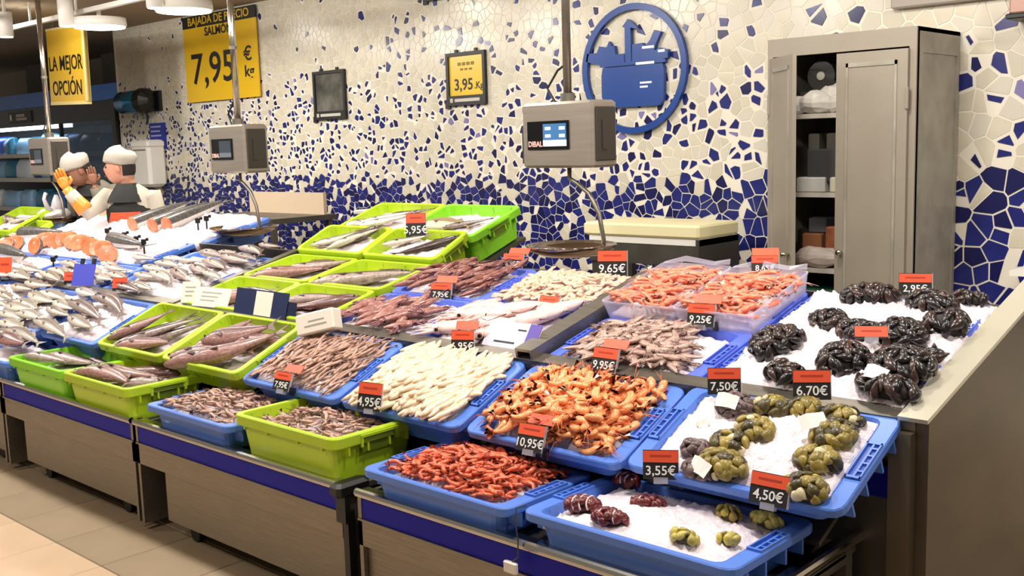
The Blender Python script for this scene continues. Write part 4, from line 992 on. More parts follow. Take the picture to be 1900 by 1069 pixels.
for P, yaw, tilt, txt, lab, kw in (
    (row2(1226, 890, .0), 34, 12, '3,55€', 'price card reading 3,55€ at the front left of the wide blue crate', {}),
    (row2(1424, 938, .0), 2, 16, '4,50€', 'price card reading 4,50€ standing on the front rim of the wide blue crate', {'w': .108}),
    (up(1344, 732, .012), 36, 10, '7,50€', 'price card reading 7,50€ on the steel lip of the mussel bed', {'w': .098, 'h': .08}),
    (up(1507, 742, .022), 36, 12, '6,70€', 'price card reading 6,70€ on the steel lip before the mussel nets', {'w': .105, 'h': .085}),
    (up(1698, 548, .02), 25, 14, '2,95€', 'price card reading 2,95€ at the back of the mussel bed', {'w': .105, 'h': .075}),
    (up(1617, 628, .07), 30, 30, '', 'plain orange price card without a price among the mussel nets', {'w': .098, 'h': .04, 'strip': .9}),
    (row2(980, 838, .012), 6, 22, '10,95€', 'double orange price card reading 10,95€ on the front of the orange prawns', {'double': True, 'w': .1, 'h': .085}),
    (up(1118, 692, .0), 2, 20, '9,95€', 'double orange price card reading 9,95€ on the lip behind the orange prawns', {'double': True, 'w': .1, 'h': .085}),
    (at(1299, 606, 3.085, 0, 89.9), 10, 14, '9,25€', 'double orange price card reading 9,25€ in front of the clear prawn boxes', {'double': True, 'w': .1, 'h': .08}),
    (up(1420, 508, .06), 36, 18, '8,65€', 'double orange price card at the back of the clear prawn boxes', {'double': True, 'w': .1, 'h': .07}),
    (up(1016, 574, .02), 6, 24, '', 'small orange price card on the large white squid', {'w': .095, 'h': .055, 'strip': .6}),
    (up(858, 655, .0), 30, 12, '6,95€', 'double orange price card standing behind the cream squid sticks', {'double': True, 'w': .088, 'h': .085}),
    (row2(684, 762, .02), 12, 14, '4,95€', 'price card reading 4,95€ in the cream squid sticks by the tall lime crate', {'w': .105, 'h': .1}),
    (row2(520, 725, .02), 4, 22, '7,95€', 'double orange price card in the long brown shrimps', {'double': True, 'w': .098, 'h': .075}),
    (up(817, 556, .0), 20, 16, '7,95€', 'double orange price card between the two purple squid trays', {'double': True, 'w': .1, 'h': .075}),
    (up(950, 498, .0), 14, 20, '6,95€', 'double orange price card at the back of the dark red squid', {'double': True, 'w': .105, 'h': .07}),
    (up(1136, 513, .0), 30, 8, '9,65€', 'single orange price card on the back lip by the hanging scale', {'w': .125, 'h': .11}),
    (at(772, 440, 3.72, 1.15, 20), 38, 10, '5,95€', 'price card standing in the top row of the raised lime crates', {'w': .105, 'h': .125}),
    (up(222, 540, .02), 30, 14, '', 'small orange price card among the grey fish right of the blue card', {'w': .09, 'h': .075, 'strip': .8}),
    (up(130, 528, .02), 30, 14, '', 'small orange price card left of the blue card on the fish', {'w': .085, 'h': .075, 'strip': .7}),
    (up(8, 515, .02), 30, 14, '', 'orange price card at the left edge on the white fish', {'w': .1, 'h': .13, 'strip': .75})):
    price_card(P, yaw, tilt, txt, lab, **kw)
# paper notices and boards on the lip
def notice(P, yaw, tilt, w_, h_, mat, label, extra=None, name='notice_card', cat='card'):
    t = thing(name, label, cat, T(P) @ RZ(yaw) @ RX(-tilt))
    b = MB(); b.bx(-w_ / 2, w_ / 2, -.002, .002, 0, h_); b.build('sheet', mat, t)
    b = MB(); b.bx(-w_ / 2, w_ / 2, .002, .03, -.004, .004); b.build('foot', CLEAR, t)
    if extra: extra(t, w_, h_)
    return t
PAPER = M('cream_paper', '#eee8da', .6); NP = M('notice_print', '#a9a49a', .6)
def lines(t, w_, h_):
    b = MB()
    for i in range(3): b.bx(-w_ * .3, w_ * (.1 + .08 * i), -.0028, -.002, h_ * (.3 + .2 * i), h_ * (.36 + .2 * i))
    b.build('print_lines', NP, t)
notice(up(352, 562, .01), 30, 20, .1, .11, PAPER, 'cream paper notice left of the wide white one on the lip', lines)
notice(up(388, 570, .01), 8, 25, .26, .1, PAPER, 'wide white paper notice on the lip behind the dark fish crate', lines)
def navy(t, w_, h_):
    b = MB(); b.bx(-w_ * .1, w_ * .22, -.004, -.002, .006, h_ - .006); b.build('cream_panel', PAPER, t)
    b = MB(); b.bx(w_ * .3, w_ * .5, -.003, .05, 0, h_ * .7); b.build('side_flap', NAVY, t)
notice(up(480, 588, .0), 0, 15, .42, .125, NAVY, 'navy blue board with a cream panel on the lip before the lime block', navy, 'info_board', 'board')
t = thing('label_box', 'white box lying tilted on the lip behind the long brown shrimps', 'box', T(up(594, 618, .02)) @ RZ(18) @ RX(-14) @ RY(-14))
b = MB(); b.bbox((0, 0, .045), (.19, .07, .09), .006); b.build('body', PAPER, t)
b = MB(); b.bx(-.05, .06, -.0365, -.035, .03, .036); b.bx(-.03, .05, -.0365, -.035, .05, .055); b.build('print_lines', NP, t)
def vio(t, w_, h_):
    b = MB(); b.bx(w_ * .28, w_ * .5, -.004, -.002, 0, h_); b.build('violet_panel', M('violet_panel', '#5a44a8', .45), t)
    b = MB(); b.loft([[(-w_ / 2 - .03, 0, 0), (-w_ / 2 + .03, 0, 0), (-w_ / 2 + .04, 0, h_)], [(-w_ / 2 - .03, .03, 0), (-w_ / 2 + .03, .03, 0), (-w_ / 2 + .04, .03, h_)]], True, True); b.build('black_wedge', BLACK, t)
    b = MB(); b.bx(-w_ * .3, w_ * .1, -.0028, -.002, h_ * .2, h_ * .27); b.bx(w_ * .08, w_ * .24, -.0028, -.002, h_ * .7, h_ * .76); b.build('print_lines', BLACK, t)
notice(up(940, 648, .0), 0, 35, .26, .11, M('lilac_paper', '#e6dcf0', .6), 'lilac white notice with a violet end and black wedge on the lip', vio)
def pegs(t, w_, h_):
    b = MB()
    for x in (-.02, .06): b.bx(x - .012, x + .012, -.006, .004, h_, h_ + .03)
    b.build('peg', BLACK, t)
notice(up(152, 530, .02), 25, 20, .15, .13, M('blue_card', '#4b50c4', .45), 'square blue card with two black pegs among the white fish', pegs)
# wire hook with white tag hanging from the nearest crate
t = thing('hook_tag', 'white tag hanging on a grey wire from the nearest blue crate', 'tag', T(flat(968, 945, .58)))
b = MB(); b.tube([(-.01, .03, .0), (-.012, -.01, .004), (-.006, -.022, -.03), (.01, -.03, -.08), (.018, -.04, -.125), (.0, -.045, -.14)], .0022, 6); b.build('wire', M('grey_wire', '#55524e', .4, .6), t)
b = MB(); b.bbox((-.006, -.046, -.158), (.05, .014, .035), .004); b.build('tag_body', WHITE, t)
# ------------------------------------------------------------------ steel cabinet
CAB = M('cabinet_grey', '#8d8476', .45, col2='#938a7c', scale=3); CABS = M('cabinet_side_worn', '#a39d90', .45, .1, col2='#8e897c', scale=7)
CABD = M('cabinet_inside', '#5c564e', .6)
cx0, cx1, cy0, cy1, cz = -2.79, -2.015, 5.0, 5.53, 2.085
t = thing('steel_cabinet', 'grey steel cabinet with its left door ajar against the mosaic wall', 'cabinet', T(cx0, cy0, 0))
W_ = cx1 - cx0; D_ = cy1 - cy0
b = MB(); b.bx(0, .02, 0, D_, 0, cz); b.bx(W_ - .02, W_, .0, D_, 0, cz); b.bx(0, W_, 0, D_, cz - .02, cz); b.bx(0, W_, 0, D_, .06, .08); b.build('carcass', CABS, t)
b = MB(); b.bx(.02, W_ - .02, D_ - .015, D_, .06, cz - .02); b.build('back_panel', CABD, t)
b = MB(); b.bx(0, W_, -.012, .02, cz - .09, cz); b.bx(0, .03, -.012, .02, 0, cz - .09); b.bx(W_ - .035, W_, -.012, .02, 0, cz - .09); b.build('front_frame', CAB, t)
b = MB(); b.bx(W_ - .001, W_ + .006, .02, .05, 0.1, cz - .1); b.bx(W_ - .001, W_ + .006, D_ - .05, D_ - .02, .1, cz - .1); b.bx(W_ - .001, W_ + .006, .05, D_ - .05, cz - .12, cz - .1); b.build('side_rib', CABS, t)
dw = (W_ - .065) / 2; dh = cz - .1 - .08
def door(nm, mw, side):
    b = MB(); b.bx(0, dw, -.02, 0, 0, dh)
    d = b.build(nm, CAB, t, mw=mw)
    b = MB(); e = .05
    b.bx(e, dw - e, -.0245, -.02, dh - e - .02, dh - e); b.bx(e, dw - e, -.0245, -.02, e, e + .012)
    b.bx(e, e + .012, -.0245, -.02, e, dh - e); b.bx(dw - e - .012, dw - e, -.0245, -.02, e, dh - e); b.build('panel_groove', CABS, d)
    kx = .035 if side > 0 else dw - .035
    b = MB(); b.tube([(kx, -.02, .93), (kx, -.035, .93), (kx, -.045, .93), (kx, -.06, .93)], [.008, .008, .016, .012], 10); b.build('knob', CHROME, d, True)
    hx = dw if side > 0 else 0
    for hz_ in (.25, dh - .28):
        b = MB(); b.tube([(hx, -.022, hz_), (hx, -.022, hz_ + .1)], .009, 8); b.build('hinge', CAB, d)
    return d
door('door', T(.03 + dw + .002, -.012, .08), 1)
door('door', T(.03, -.012, .08) @ RZ(-43), -1)
for z in (.45, .90, 1.29, 1.69):
    b = MB(); b.bx(.02, W_ - .02, .03, D_ - .015, z - .012, z + .012); b.build('shelf', M('shelf_pale', '#b7b0a4', .5), t)
def put_box(name, label, x0, x1, y0, y1, z0, h, mat, cat='box', lid=None):
    tt = thing(name, label, cat, T(cx0 + (x0 + x1) / 2, cy0 + (y0 + y1) / 2, z0))
    b = MB(); b.bbox((0, 0, h / 2), (x1 - x0, y1 - y0, h), .006); b.build('body', mat, tt)
    if lid: b = MB(); b.bbox((0, 0, h + .008), (x1 - x0 + .008, y1 - y0 + .008, .016), .004); b.build('lid', lid, tt)
    return tt
# contents
t = thing('paper_roll', 'dark rolls of film with a pale core on the top cabinet shelf', 'roll', T(cx0 + .24, cy0 + .26, 1.702))
b = MB(); b.tube([(0, -.16, .19), (0, .16, .19)], .075, 18); b.bx(-.12, .12, -.15, .15, 0, .115); b.build('dark_roll', M('dark_roll', '#2b2926', .5), t)
b = MB(); b.tube([(0, -.165, .19), (0, -.15, .19)], .022, 12); b.build('core', M('roll_core', '#9b968c', .6), t)
t = thing('cloth_bundle', 'crumpled white plastic bags on the front of the top cabinet shelf', 'bags', T(cx0 + .25, cy0 + .1, 1.702))
for k, (x, y, a, c) in enumerate(((-.14, 0, .07, .05), (-.02, -.02, .1, .06), (.1, 0, .09, .055), (.04, .03, .08, .08))):
    b = MB(); b.ell((x, y, c * .9), (a, .06, c), 12, 8)
    b.v = [tuple(Vector(p) + Vector((0, 0, .02 * noise.noise(Vector(p) * 22)))) for p in b.v]
    b.v = [(p[0], p[1], max(p[2], .002)) for p in b.v]
    b.build('bag', M('bag_white', '#c9c4ba', .5), t)
put_box('file_binder', 'grey folder standing at the left on the second cabinet shelf', .17, .23, .1, .4, 1.302, .3, M('binder_grey', '#4c4842', .6), 'folder')
put_box('file_binder', 'grey folder standing in the middle of the second cabinet shelf', .27, .33, .1, .4, 1.302, .3, M('binder_grey', '#4c4842', .6), 'folder')
put_box('storage_box', 'dark plastic box on the second cabinet shelf', .19, .48, .05, .3, 1.352, .17, M('dark_box', '#3a3838', .5), 'box')
put_box('carton', 'white carton at the left front of the second cabinet shelf', .14, .30, .03, .045 + .1, 1.302, .078, M('carton_white', '#b9b7b0', .6))
put_box('carton', 'cream carton at the right front of the second cabinet shelf', .325, .42, .03, .15, 1.302, .078, M('carton_cream', '#c0b8a4', .6))
put_box('carton', 'orange-brown carton on the third cabinet shelf, left one', .13, .24, .12, .4, .912, .17, M('carton_brown', '#8f5a3c', .6))
put_box('carton', 'orange-brown carton with dark spot on the third cabinet shelf, right one', .27, .44, .1, .4, .912, .21, M('carton_brown2', '#a5623e', .6, col2='#7d452b', scale=14))
put_box('carton', 'small grey carton on top of the left brown carton', .15, .25, .15, .35, 1.083, .08, M('carton_grey', '#54565a', .6))
t = thing('cloth_bundle', 'crumpled pale bag on the front of the third cabinet shelf', 'bags', T(cx0 + .24, cy0 + .07, .912))
b = MB(); b.ell((0, 0, .05), (.13, .05, .055), 14, 8); b.v = [(p[0], p[1], max(.002, p[2] + .02 * noise.noise(Vector(p) * 25))) for p in b.v]; b.build('bag', M('bag_pale', '#b8aaa0', .5), t)
t = put_box('plastic_bin', 'dark green plastic bin with an orange rim on the lowest cabinet shelf', .15, .5, .04, .4, .462, .34, M('bin_green', '#174a34', .45), 'bin')
b = MB(); b.bx(-.15, .08, -.185, -.178, .24, .265); b.bx(.07, .09, -.185, -.178, .21, .265); b.build('orange_strip', M('bin_orange', '#d8563a', .5), t)

# ------------------------------------------------------------------ hanging scales
SCR = M('scale_screen_blue', '#3c6a98', .2, emit=.55); SCW = M('scale_screen_white', '#dfeaf2', .3, emit=.9); SCB = M('scale_screen_black', '#0b0a0b', .15)
HOUS = M('scale_steel', '#aaa094', .36, .6, col2='#a0968a', scale=4, aniso=(1, 1, 14))
def scale(x, y, z, label, yaw, lit=True, rod=True, panlab='', pr=.215, arm=1):
    t = thing('hanging_scale', label, 'scale', T(x, y, z) @ RZ(yaw), 'hanging scales over the counter')
    b = MB(); b.bbox((0, 0, 0), (.45, .17, .30), .012); b.build('housing', HOUS, t)
    b = MB(); b.bbox((.228, .0, 0), (.012, .13, .24), .004); b.bx(.233, .239, -.03, .0, -.07, .06); b.build('side_plate', M('scale_side_dark', '#4c4640', .4, .5), t)
    b = MB(); b.bx(-.18, .085, -.091, -.084, -.065, .065); s = b.build('screen', SCB, t)
    b = MB(); b.bx(-.075, .072, -.0935, -.091, -.022, .052); b.build('display', SCR if lit else M('screen_dim', '#3a444e', .2, emit=.06), s)
    b = MB(); b.bx(-.075, .072, -.0935, -.091, -.05, -.022); b.build('display_bar', SCW if lit else M('screen_dim_bar', '#6b757c', .2, emit=.08), s)
    if lit:
        b = MB()
        for i, (q, zz) in enumerate(((-.06, .03), (.03, .03), (-.06, -.004), (.03, -.004))): b.bx(q, q + .035, -.095, -.0935, zz - .006, zz + .008)
        b.build('display_digits', SCW, s)
    link('brand_text', text_mesh('DIBAL', .034, M('pink_ink', '#e6b8ae', .5), .0012, sx=1.0), s, T(-.127, -.0925, -.04))
    b = MB(); b.tube([(-.02, .02, .15), (-.02, .02, 2.9 - z)], .02, 12); b.build('pole', CHROME if not lit else STEEL, t, True)
    b = MB(); b.tube([(-.02, .02, .15), (-.02, .02, .19)], .035, 12); b.tube([(-.02, .02, .62), (-.02, .02, .64)], .024, 12); b.build('pole_collar', STEEL, t)
    b = MB(); b.bx(-.29, -.226, -.02, .04, -.13, .05); b.build('printer', M('scale_side_dark', '#4c4640', .4, .5), t)
    b = MB(); b.tube([(-.1, .02, .15), (-.16, .03, .22), (-.1, .04, .3), (-.03, .035, .33)], .006, 6); b.build('cable', BLACK, t)
    dz = 1.12 - z
    if arm:
        b = MB(); b.tube([(.0, 0, -.15), (.0, 0, -.2), (.05, 0, -.225), (.12, 0, -.27), (.18, 0, -.36), (.205, 0, -.48), (.2, 0, dz - .01)], .0105, 8); b.build('hook_arm', STEEL, t, True)
        b = MB(); b.lathe([(.02, dz - .055), (pr * .6, dz - .05), (pr * .92, dz - .025), (pr, dz), (pr * .985, dz + .003), (pr * .88, dz - .015), (pr * .55, dz - .04), (.02, dz - .045)], 28)
        b.build('pan', M('pan_steel', '#b9a69a', .16, 1.), t, True, T(-.0, 0, 0))
    return t
scale(-3.15, 3.8, 1.63, 'hanging scale with lit screen nearest the camera, pan in front of the chopping block', -4)
scale(-5.85, 3.78, 1.615, 'hanging scale with dim screen in the middle of the counter', -4, False)
scale(-8.58, 3.78, 1.605, 'hanging scale at far left with a bag on its pan beside the staff', -4, False)
t = thing('plastic_bag', 'white plastic carrier bag lying on the far left scale pan', 'bag', T(-8.55, 3.77, 1.082) @ RZ(-45))
b = MB(); b.ell((0, 0, .055), (.18, .13, .055), 16, 8); b.v = [(p[0], p[1], max(.0, p[2] + .03 * noise.noise(Vector(p) * 14))) for p in b.v]; b.build('bag_body', M('carrier_bag', '#d7d0d2', .4), t, True)
b = MB(); b.tube([(.08, 0, .08), (.15, 0, .12), (.2, 0, .19), (.19, .01, .235), (.16, .01, .225)], [.03, .02, .014, .012, .01], 7); b.tube([(-.05, 0, .09), (-.04, 0, .17), (-.05, 0, .21)], [.06, .03, .015], 7); b.build('handle', M('carrier_bag', '#d7d0d2', .4), t, True)

# ------------------------------------------------------------------ chopping block and things in the staff aisle
t = thing('chopping_block', 'cream chopping block on a steel stand with dark right side before the wall', 'chopping block', T(-3.52, 5.05, 0))
b = MB(); b.bbox((0, 0, 1.09), (.80, .42, .075), .012); b.build('board', M('chopping_board', '#ece2b4', .5), t)
b = MB(); b.bx(-.36, .4, -.2, .2, 1.015, 1.05); b.build('white_board', WHITE, t)
b = MB(); b.bx(-.36, .38, -.2, .2, .90, 1.012); b.build('drawer_unit', STEEL_D, t)
b = MB(); b.bx(.381, .4, -.21, .21, .72, 1.05); b.build('dark_side', M('block_side', '#3a3632', .5), t)
b = MB(); b.bx(-.33, .33, -.19, .19, .63, .65); b.build('lower_shelf', STEEL_D, t)
b = MB()
b.bx(-.35, -.31, -.19, -.15, 0, .9); b.build('leg', STEEL_D, t)
for x, y in ((.31, -.19), (-.35, .15), (.31, .15)):
    b = MB(); b.bx(x, x + .04, y, y + .04, 0, .9); b.build('leg', STEEL_D, t)
t = thing('paper_bag', 'crumpled white paper bag hanging under the chopping block', 'bag', T(-3.47, 4.9, .652))
b = MB(); b.ell((0, 0, .11), (.1, .07, .12), 14, 9); b.v = [(p[0], p[1], p[2] + .03 * noise.noise(Vector(p) * 13)) for p in b.v]; b.build('bag_body', M('paper_bag_white', '#e4ddd0', .6), t)
b = MB(); b.tube([(-.05, 0, .2), (0, 0, .3), (.05, 0, .2)], .008, 6); b.build('handle', M('paper_bag_white', '#e4ddd0', .6), t)
t = thing('side_table', 'narrow pale shelf board left of the top lime crates', 'table', T(-5.45, 4.75, 0))
b = MB(); b.bbox((0, 0, 1.16), (.62, .3, .03), .006); b.build('board', WHITE, t)
for x in (-.27, .27):
    b = MB(); b.bx(x - .015, x + .015, -.015, .015, 0, 1.145); b.build('leg', STEEL_D, t)
t = thing('work_table', 'staff work table with a pale upright backboard behind the salmon', 'table', T(-7.2, 4.85, 0))
b = MB(); b.bx(-.55, .55, -.3, .3, 1.05, 1.09); b.build('table_top', STEEL_D, t)
b = MB(); b.bx(-.5, .52, .2, .23, 1.09, 1.26); b.build('backboard', M('backboard_beige', '#c9b49a', .5), t)
for x in (-.5, .5):
    for y in (-.26, .26):
        b = MB(); b.bx(x - .02, x + .02, y - .02, y + .02, 0, 1.05); b.build('leg', STEEL_D, t)
# ------------------------------------------------------------------ left part of the counter: fish and salmon on ice
for k, (x, lab) in enumerate(((-5.375, 'nearest to the lime crates'), (-6.03, 'second from the lime crates'), (-6.69, 'third from the lime crates'), (-7.35, 'farthest left'))):
    F = rc(x); crate(F, 'blue second-row crate of grey fish on ice, ' + lab, 'blue', .64, .4, .13)
    ice(F, .262, .168, hill(.004, .012, seed=40 + k), 'crushed ice in the second-row blue crate of grey fish, ' + lab, .006, 30, 20, zb=-.05)
F = ff(-5.74, 2.28, .575); crate(F, 'blue crate on the front row cut by the left edge of the picture', 'blue', .6, .4, .118)
ice(F, .245, .16, hill(-.01, .012), 'crushed ice in the front blue crate at the left edge', .005, 20, 14, zb=-.05)
rs = random.Random(5)
def seg_fish(pf, lift, T_, p0, p1, kind, v, label, group, fat=1.0, cap_=.62):
    """a fish whose nose and tail lie over two spots of the bed"""
    A, B = pf(*p0, lift), pf(*p1, lift); M_ = (A + B) / 2; d = (T_.inverted() @ (B - A).to_4d()).to_3d(); L = min(d.length, cap_)
    o = put_fish(FISH[kind][v], T(M_) @ T_ @ RZ(math.degrees(math.atan2(d.y, d.x))) @ RX(rs.uniform(-8, 8)), 'sea_fish', label, group, L)
    if L * fat > 0: o.scale = (L, min(L, .42) * fat, min(L, .36) * fat)
    return o
def c3(x, y): return x / 6.287, 480 + y / 6.287
def c2(x, y): return 200 + x / 5.278, 340 + y / 5.278
LG = 'grey or brown fish lying on ice in the second-row blue crates at left'
for k, (x0, y0, x1, y1, kind, v) in enumerate(((390, 700, 930, 980, 'grey', 1), (820, 500, 1310, 760, 'brown', 1), (1150, 440, 1580, 640, 'brown', 0), (820, 690, 1100, 870, 'grey', 2), (85, 830, 560, 1010, 'grey', 1), (0, 930, 330, 1060, 'purple', 2), (560, 600, 840, 720, 'grey', 2),
        (200, 500, 520, 610, 'silver', 1), (80, 560, 420, 640, 'silver', 2), (0, 640, 330, 720, 'silver', 1), (350, 420, 660, 560, 'silver', 2), (0, 420, 200, 500, 'grey', 1), (140, 340, 430, 400, 'grey', 2), (480, 400, 860, 500, 'silver', 1), (300, 300, 640, 360, 'grey', 2), (0, 740, 380, 860, 'silver', 1), (-60, 860, 250, 980, 'grey', 2), (-40, 520, 170, 570, 'silver', 0), (640, 520, 900, 640, 'silver', 2), (230, 640, 560, 720, 'silver', 1), (-80, 340, 130, 390, 'silver', 1), (900, 380, 1180, 480, 'silver', 2))):
    seg_fish(row2, .028 + .008 * (k % 3), T2, c3(x0, y0), c3(x1, y1), kind, v, LG, 'grey fish on ice at left')
# upper tier: low blue tray with brown fish next to the lime block
F = uc(-5.385, .335); crate(F, 'low blue tray of brown fish on ice next to the raised lime crates', 'blue', .86, .66, .1)
ice(F, .37, .285, hill(-.002, .012, seed=50), 'crushed ice in the low blue tray of brown fish', .006, 44, 34, zb=-.05)
for k, (x0, y0, x1, y1, kind, v) in enumerate(((630, 860, 880, 1000, 'brown', 1), (800, 830, 1060, 950, 'brown', 2), (430, 880, 700, 990, 'grey', 1), (930, 770, 1240, 880, 'brown', 1), (1100, 740, 1440, 820, 'brown', 2), (920, 690, 1180, 740, 'brown', 1), (700, 770, 960, 780, 'grey', 2), (1330, 650, 1600, 720, 'brown', 0), (1250, 710, 1530, 770, 'dark', 1), (480, 790, 760, 830, 'grey', 1), (240, 735, 480, 770, 'grey', 2), (40, 990, 420, 1080, 'dark', 1), (260, 910, 560, 960, 'grey', 2), (1480, 620, 1720, 650, 'brown', 2), (950, 890, 1160, 960, 'grey', 1), (560, 740, 800, 760, 'silver', 1), (350, 830, 600, 880, 'silver', 2), (1080, 690, 1330, 700, 'brown', 1), (200, 1000, 500, 1060, 'grey', 1), (780, 930, 960, 1010, 'silver', 1))):
    seg_fish(up, .018 + .008 * (k % 3), TU, c2(x0, y0), c2(x1, y1), kind, v, 'brown or grey fish in the low blue tray beside the lime crates', 'fish in the low blue tray', .95, .42)
# silver fish on the lower half of the upper tier
for k, (x, lab) in enumerate(((-6.35, 'right'), (-7.3, 'middle'), (-8.25, 'left'))):
    F = uc(x, .185); crate(F, 'low blue tray of silver fish on the upper tier, %s of three' % lab, 'blue', .93, .36, .1)
    ice(F, .41, .145, hill(.0, .016, seed=60 + k), 'crushed ice under the silver fish, %s tray of three' % lab, .006, 44, 20, zb=-.05)
for k, (x0, y0, x1, y1, kind, v) in enumerate(((60, 130, 420, 230, 'silver', 1), (250, 110, 520, 190, 'silver', 2), (500, 180, 760, 290, 'grey', 1), (750, 60, 1000, 130, 'grey', 0), (1230, 110, 1500, 180, 'grey', 2), (1000, 130, 1250, 200, 'silver', 1), (420, 200, 640, 270, 'silver', 2), (1080, 200, 1330, 290, 'silver', 2), (120, 190, 420, 260, 'silver', 1), (620, 130, 880, 220, 'silver', 0), (1290, 190, 1560, 280, 'grey', 1), (1200, 60, 1420, 110, 'silver', 1), (880, 200, 1090, 260, 'silver', 1), (-80, 180, 140, 230, 'silver', 2), (-60, 60, 180, 120, 'silver', 1))):
    seg_fish(up, .022 + .007 * (k % 3), TU, c3(x0, y0), c3(x1, y1), kind, v, 'silver or pale grey fish on ice in the low blue trays of the upper tier', 'silver fish on the upper tier', .95, .5)
# salmon
SAL = food('salmon_flesh', '#ec6c42', '#f28a60', 30, var=.1); SSK = food('salmon_skin_dark', '#4c4a48', '#6f6c68', 40); SBE = food('salmon_belly', '#d6d0c8', '#ece8e2', 40)
SBONE = M('salmon_bone', '#f2d8c4', .5)
def steak_mesh(seed):
    rs2 = random.Random(seed); b = MB(); pts = []
    for i in range(14):
        q = 2 * PI * i / 14; r = 1 + .12 * math.cos(2 * q) - .1 * math.sin(q)
        pts.append((.055 * r * math.cos(q), .068 * r * math.sin(q)))
    b.loft([[(x * .96, y * .96, 0) for x, y in pts], [(x, y, .006) for x, y in pts], [(x, y, .026) for x, y in pts]], True, False, 1)
    b.loft([[(x, y, .026) for x, y in pts], [(x * .94, y * .94, .031) for x, y in pts], [(x * .3, y * .3, .029) for x, y in pts]], False, True, 0)
    b.lathe([(.007, .029), (.006, .0325)], 8, 2, (0, .012, 0))
    return b.mesh('steak', [SAL, SSK, SBONE], False)
STK = [steak_mesh(i) for i in range(3)]
FA = uc(-7.15, .585); crate(FA, 'long low blue tray of ice with a row of salmon steaks', 'blue', 2.3, .42, .1)
ice(FA @ T(-.04, 0, 0), 1.09, .2, hill(.02, .035, seed=70, nz=.02), 'wide mound of white crushed ice under the front row of salmon steaks', .007, 90, 18, zb=-.05)
FB2 = upf(-7.02, 1.07, .0); crate(FB2, 'raised long blue tray of ice with whole salmon at the back', 'blue', 2.2, .5, .14)
ice(FB2 @ T(-.02, -.03, 0), 1.05, .262, hill(.022, .035, px=4, seed=71, nz=.02), 'high mound of white crushed ice under the whole salmon', .007, 90, 22, zb=-.05)
for k in range(15):
    t_ = k / 14; px = 72 + 130 * t_ + rs.uniform(-3, 3); py = 452 - 8 * math.sin(t_ * PI * .8) + 24 * t_ ** 2 + rs.uniform(-4, 4)
    o = link('salmon_steak', STK[k % 3], None, T(up(px, py, .07)) @ TU @ RZ(rs.uniform(15, 75)) @ RX(rs.uniform(40, 65))); tag(o, 'salmon steak standing in the front row on the ice mound', 'fish', 'front row of salmon steaks')
for k in range(9):
    px = 184 + 8 * k + rs.uniform(-2, 2) + (14 if k > 4 else 0); py = 393 + rs.uniform(-10, 5)
    o = link('salmon_steak', STK[k % 3], None, T(up(px, py, .06)) @ TU @ RZ(rs.uniform(15, 75)) @ RX(rs.uniform(45, 70))); tag(o, 'salmon steak in the back row close to the staff', 'fish', 'back row of salmon steaks')
for k, (px, py) in enumerate(((18, 455), (32, 452), (8, 460))):
    o = link('salmon_steak', STK[k % 3], None, T(up(px, py, .05)) @ TU @ RZ(20 + 20 * k) @ RX(50)); tag(o, 'salmon steak at the left edge below the lime crates', 'fish', 'salmon steaks at the left edge')
# whole salmon cut open at the front: half bodies with an orange cut face
def half_salmon():
    b = MB(); loops = []; n = 10; k = 14
    for i in range(n):
        t = i / (n - 1); r = .062 * (1 - .75 * t ** 2.2)
        loops.append([(-.3 + .6 * t, r * math.cos(q), r * 1.05 * math.sin(q) + .04) for q in [2 * PI * j / k for j in range(k)]])
    for i in range(n - 1):
        for j in range(k):
            kk = (j + 1) % k; up_ = math.sin(2 * PI * (j + .5) / k) > -.05
            b.add([loops[i][j], loops[i][kk], loops[i + 1][kk], loops[i + 1][j]], [(0, 3, 2, 1)], 0 if up_ else 1)
    b.add(loops[-1], [tuple(range(k - 1, -1, -1))], 0)
    bm = bmesh.new(); me = b.mesh('salmon_body', [SSK, SBE]); bm.from_mesh(me); bmesh.ops.remove_doubles(bm, verts=bm.verts, dist=1e-6); bm.to_mesh(me); bm.free()
    me.polygons.foreach_set('use_smooth', [True] * len(me.polygons))
    c = MB(); c.loft([[(-.3, y * 1.0, z) for _, y, z in loops[0]], [(-.315, y * .92, .04 + (z - .04) * .92) for _, y, z in loops[0]]], False, True)
    tl_ = MB(); tl_.loft([[(.29, .01, .03), (.42, .07, .035), (.37, 0, .035), (.42, -.07, .035), (.29, -.01, .03)], [(.29, .01, .034), (.42, .07, .039), (.37, 0, .039), (.42, -.07, .039), (.29, -.01, .034)]], True, True)
    return me, c.mesh('cut_face', SAL), tl_.mesh('tail_fin', SSK)
hs = half_salmon()
for k, (px, py, lab) in enumerate(((300, 404, 'left'), (338, 406, 'middle'), (364, 404, 'right'))):
    o = link('half_salmon', hs[0], None, T(up(px, py, .055)) @ TU @ RZ(98) @ SC(.8)); tag(o, 'dark-backed salmon with orange cut end on the raised ice, %s of three' % lab, 'fish', 'cut salmon on the raised ice')
    link('cut_face', hs[1], o); link('tail_fin', hs[2], o)
for k, (px, py, yw, lab) in enumerate(((238, 458, -6, 'long dark salmon lying behind the front row of steaks'), (80, 440, 10, 'dark salmon lying left of the front row of steaks'), (28, 478, -5, 'greenish grey salmon at the left edge'))):
    o = link('half_salmon', hs[0], None, T(up(px, py, .045)) @ TU @ RZ(yw) @ SC(.8)); tag(o, lab, 'fish')
    link('cut_face', hs[1], o); link('tail_fin', hs[2], o)
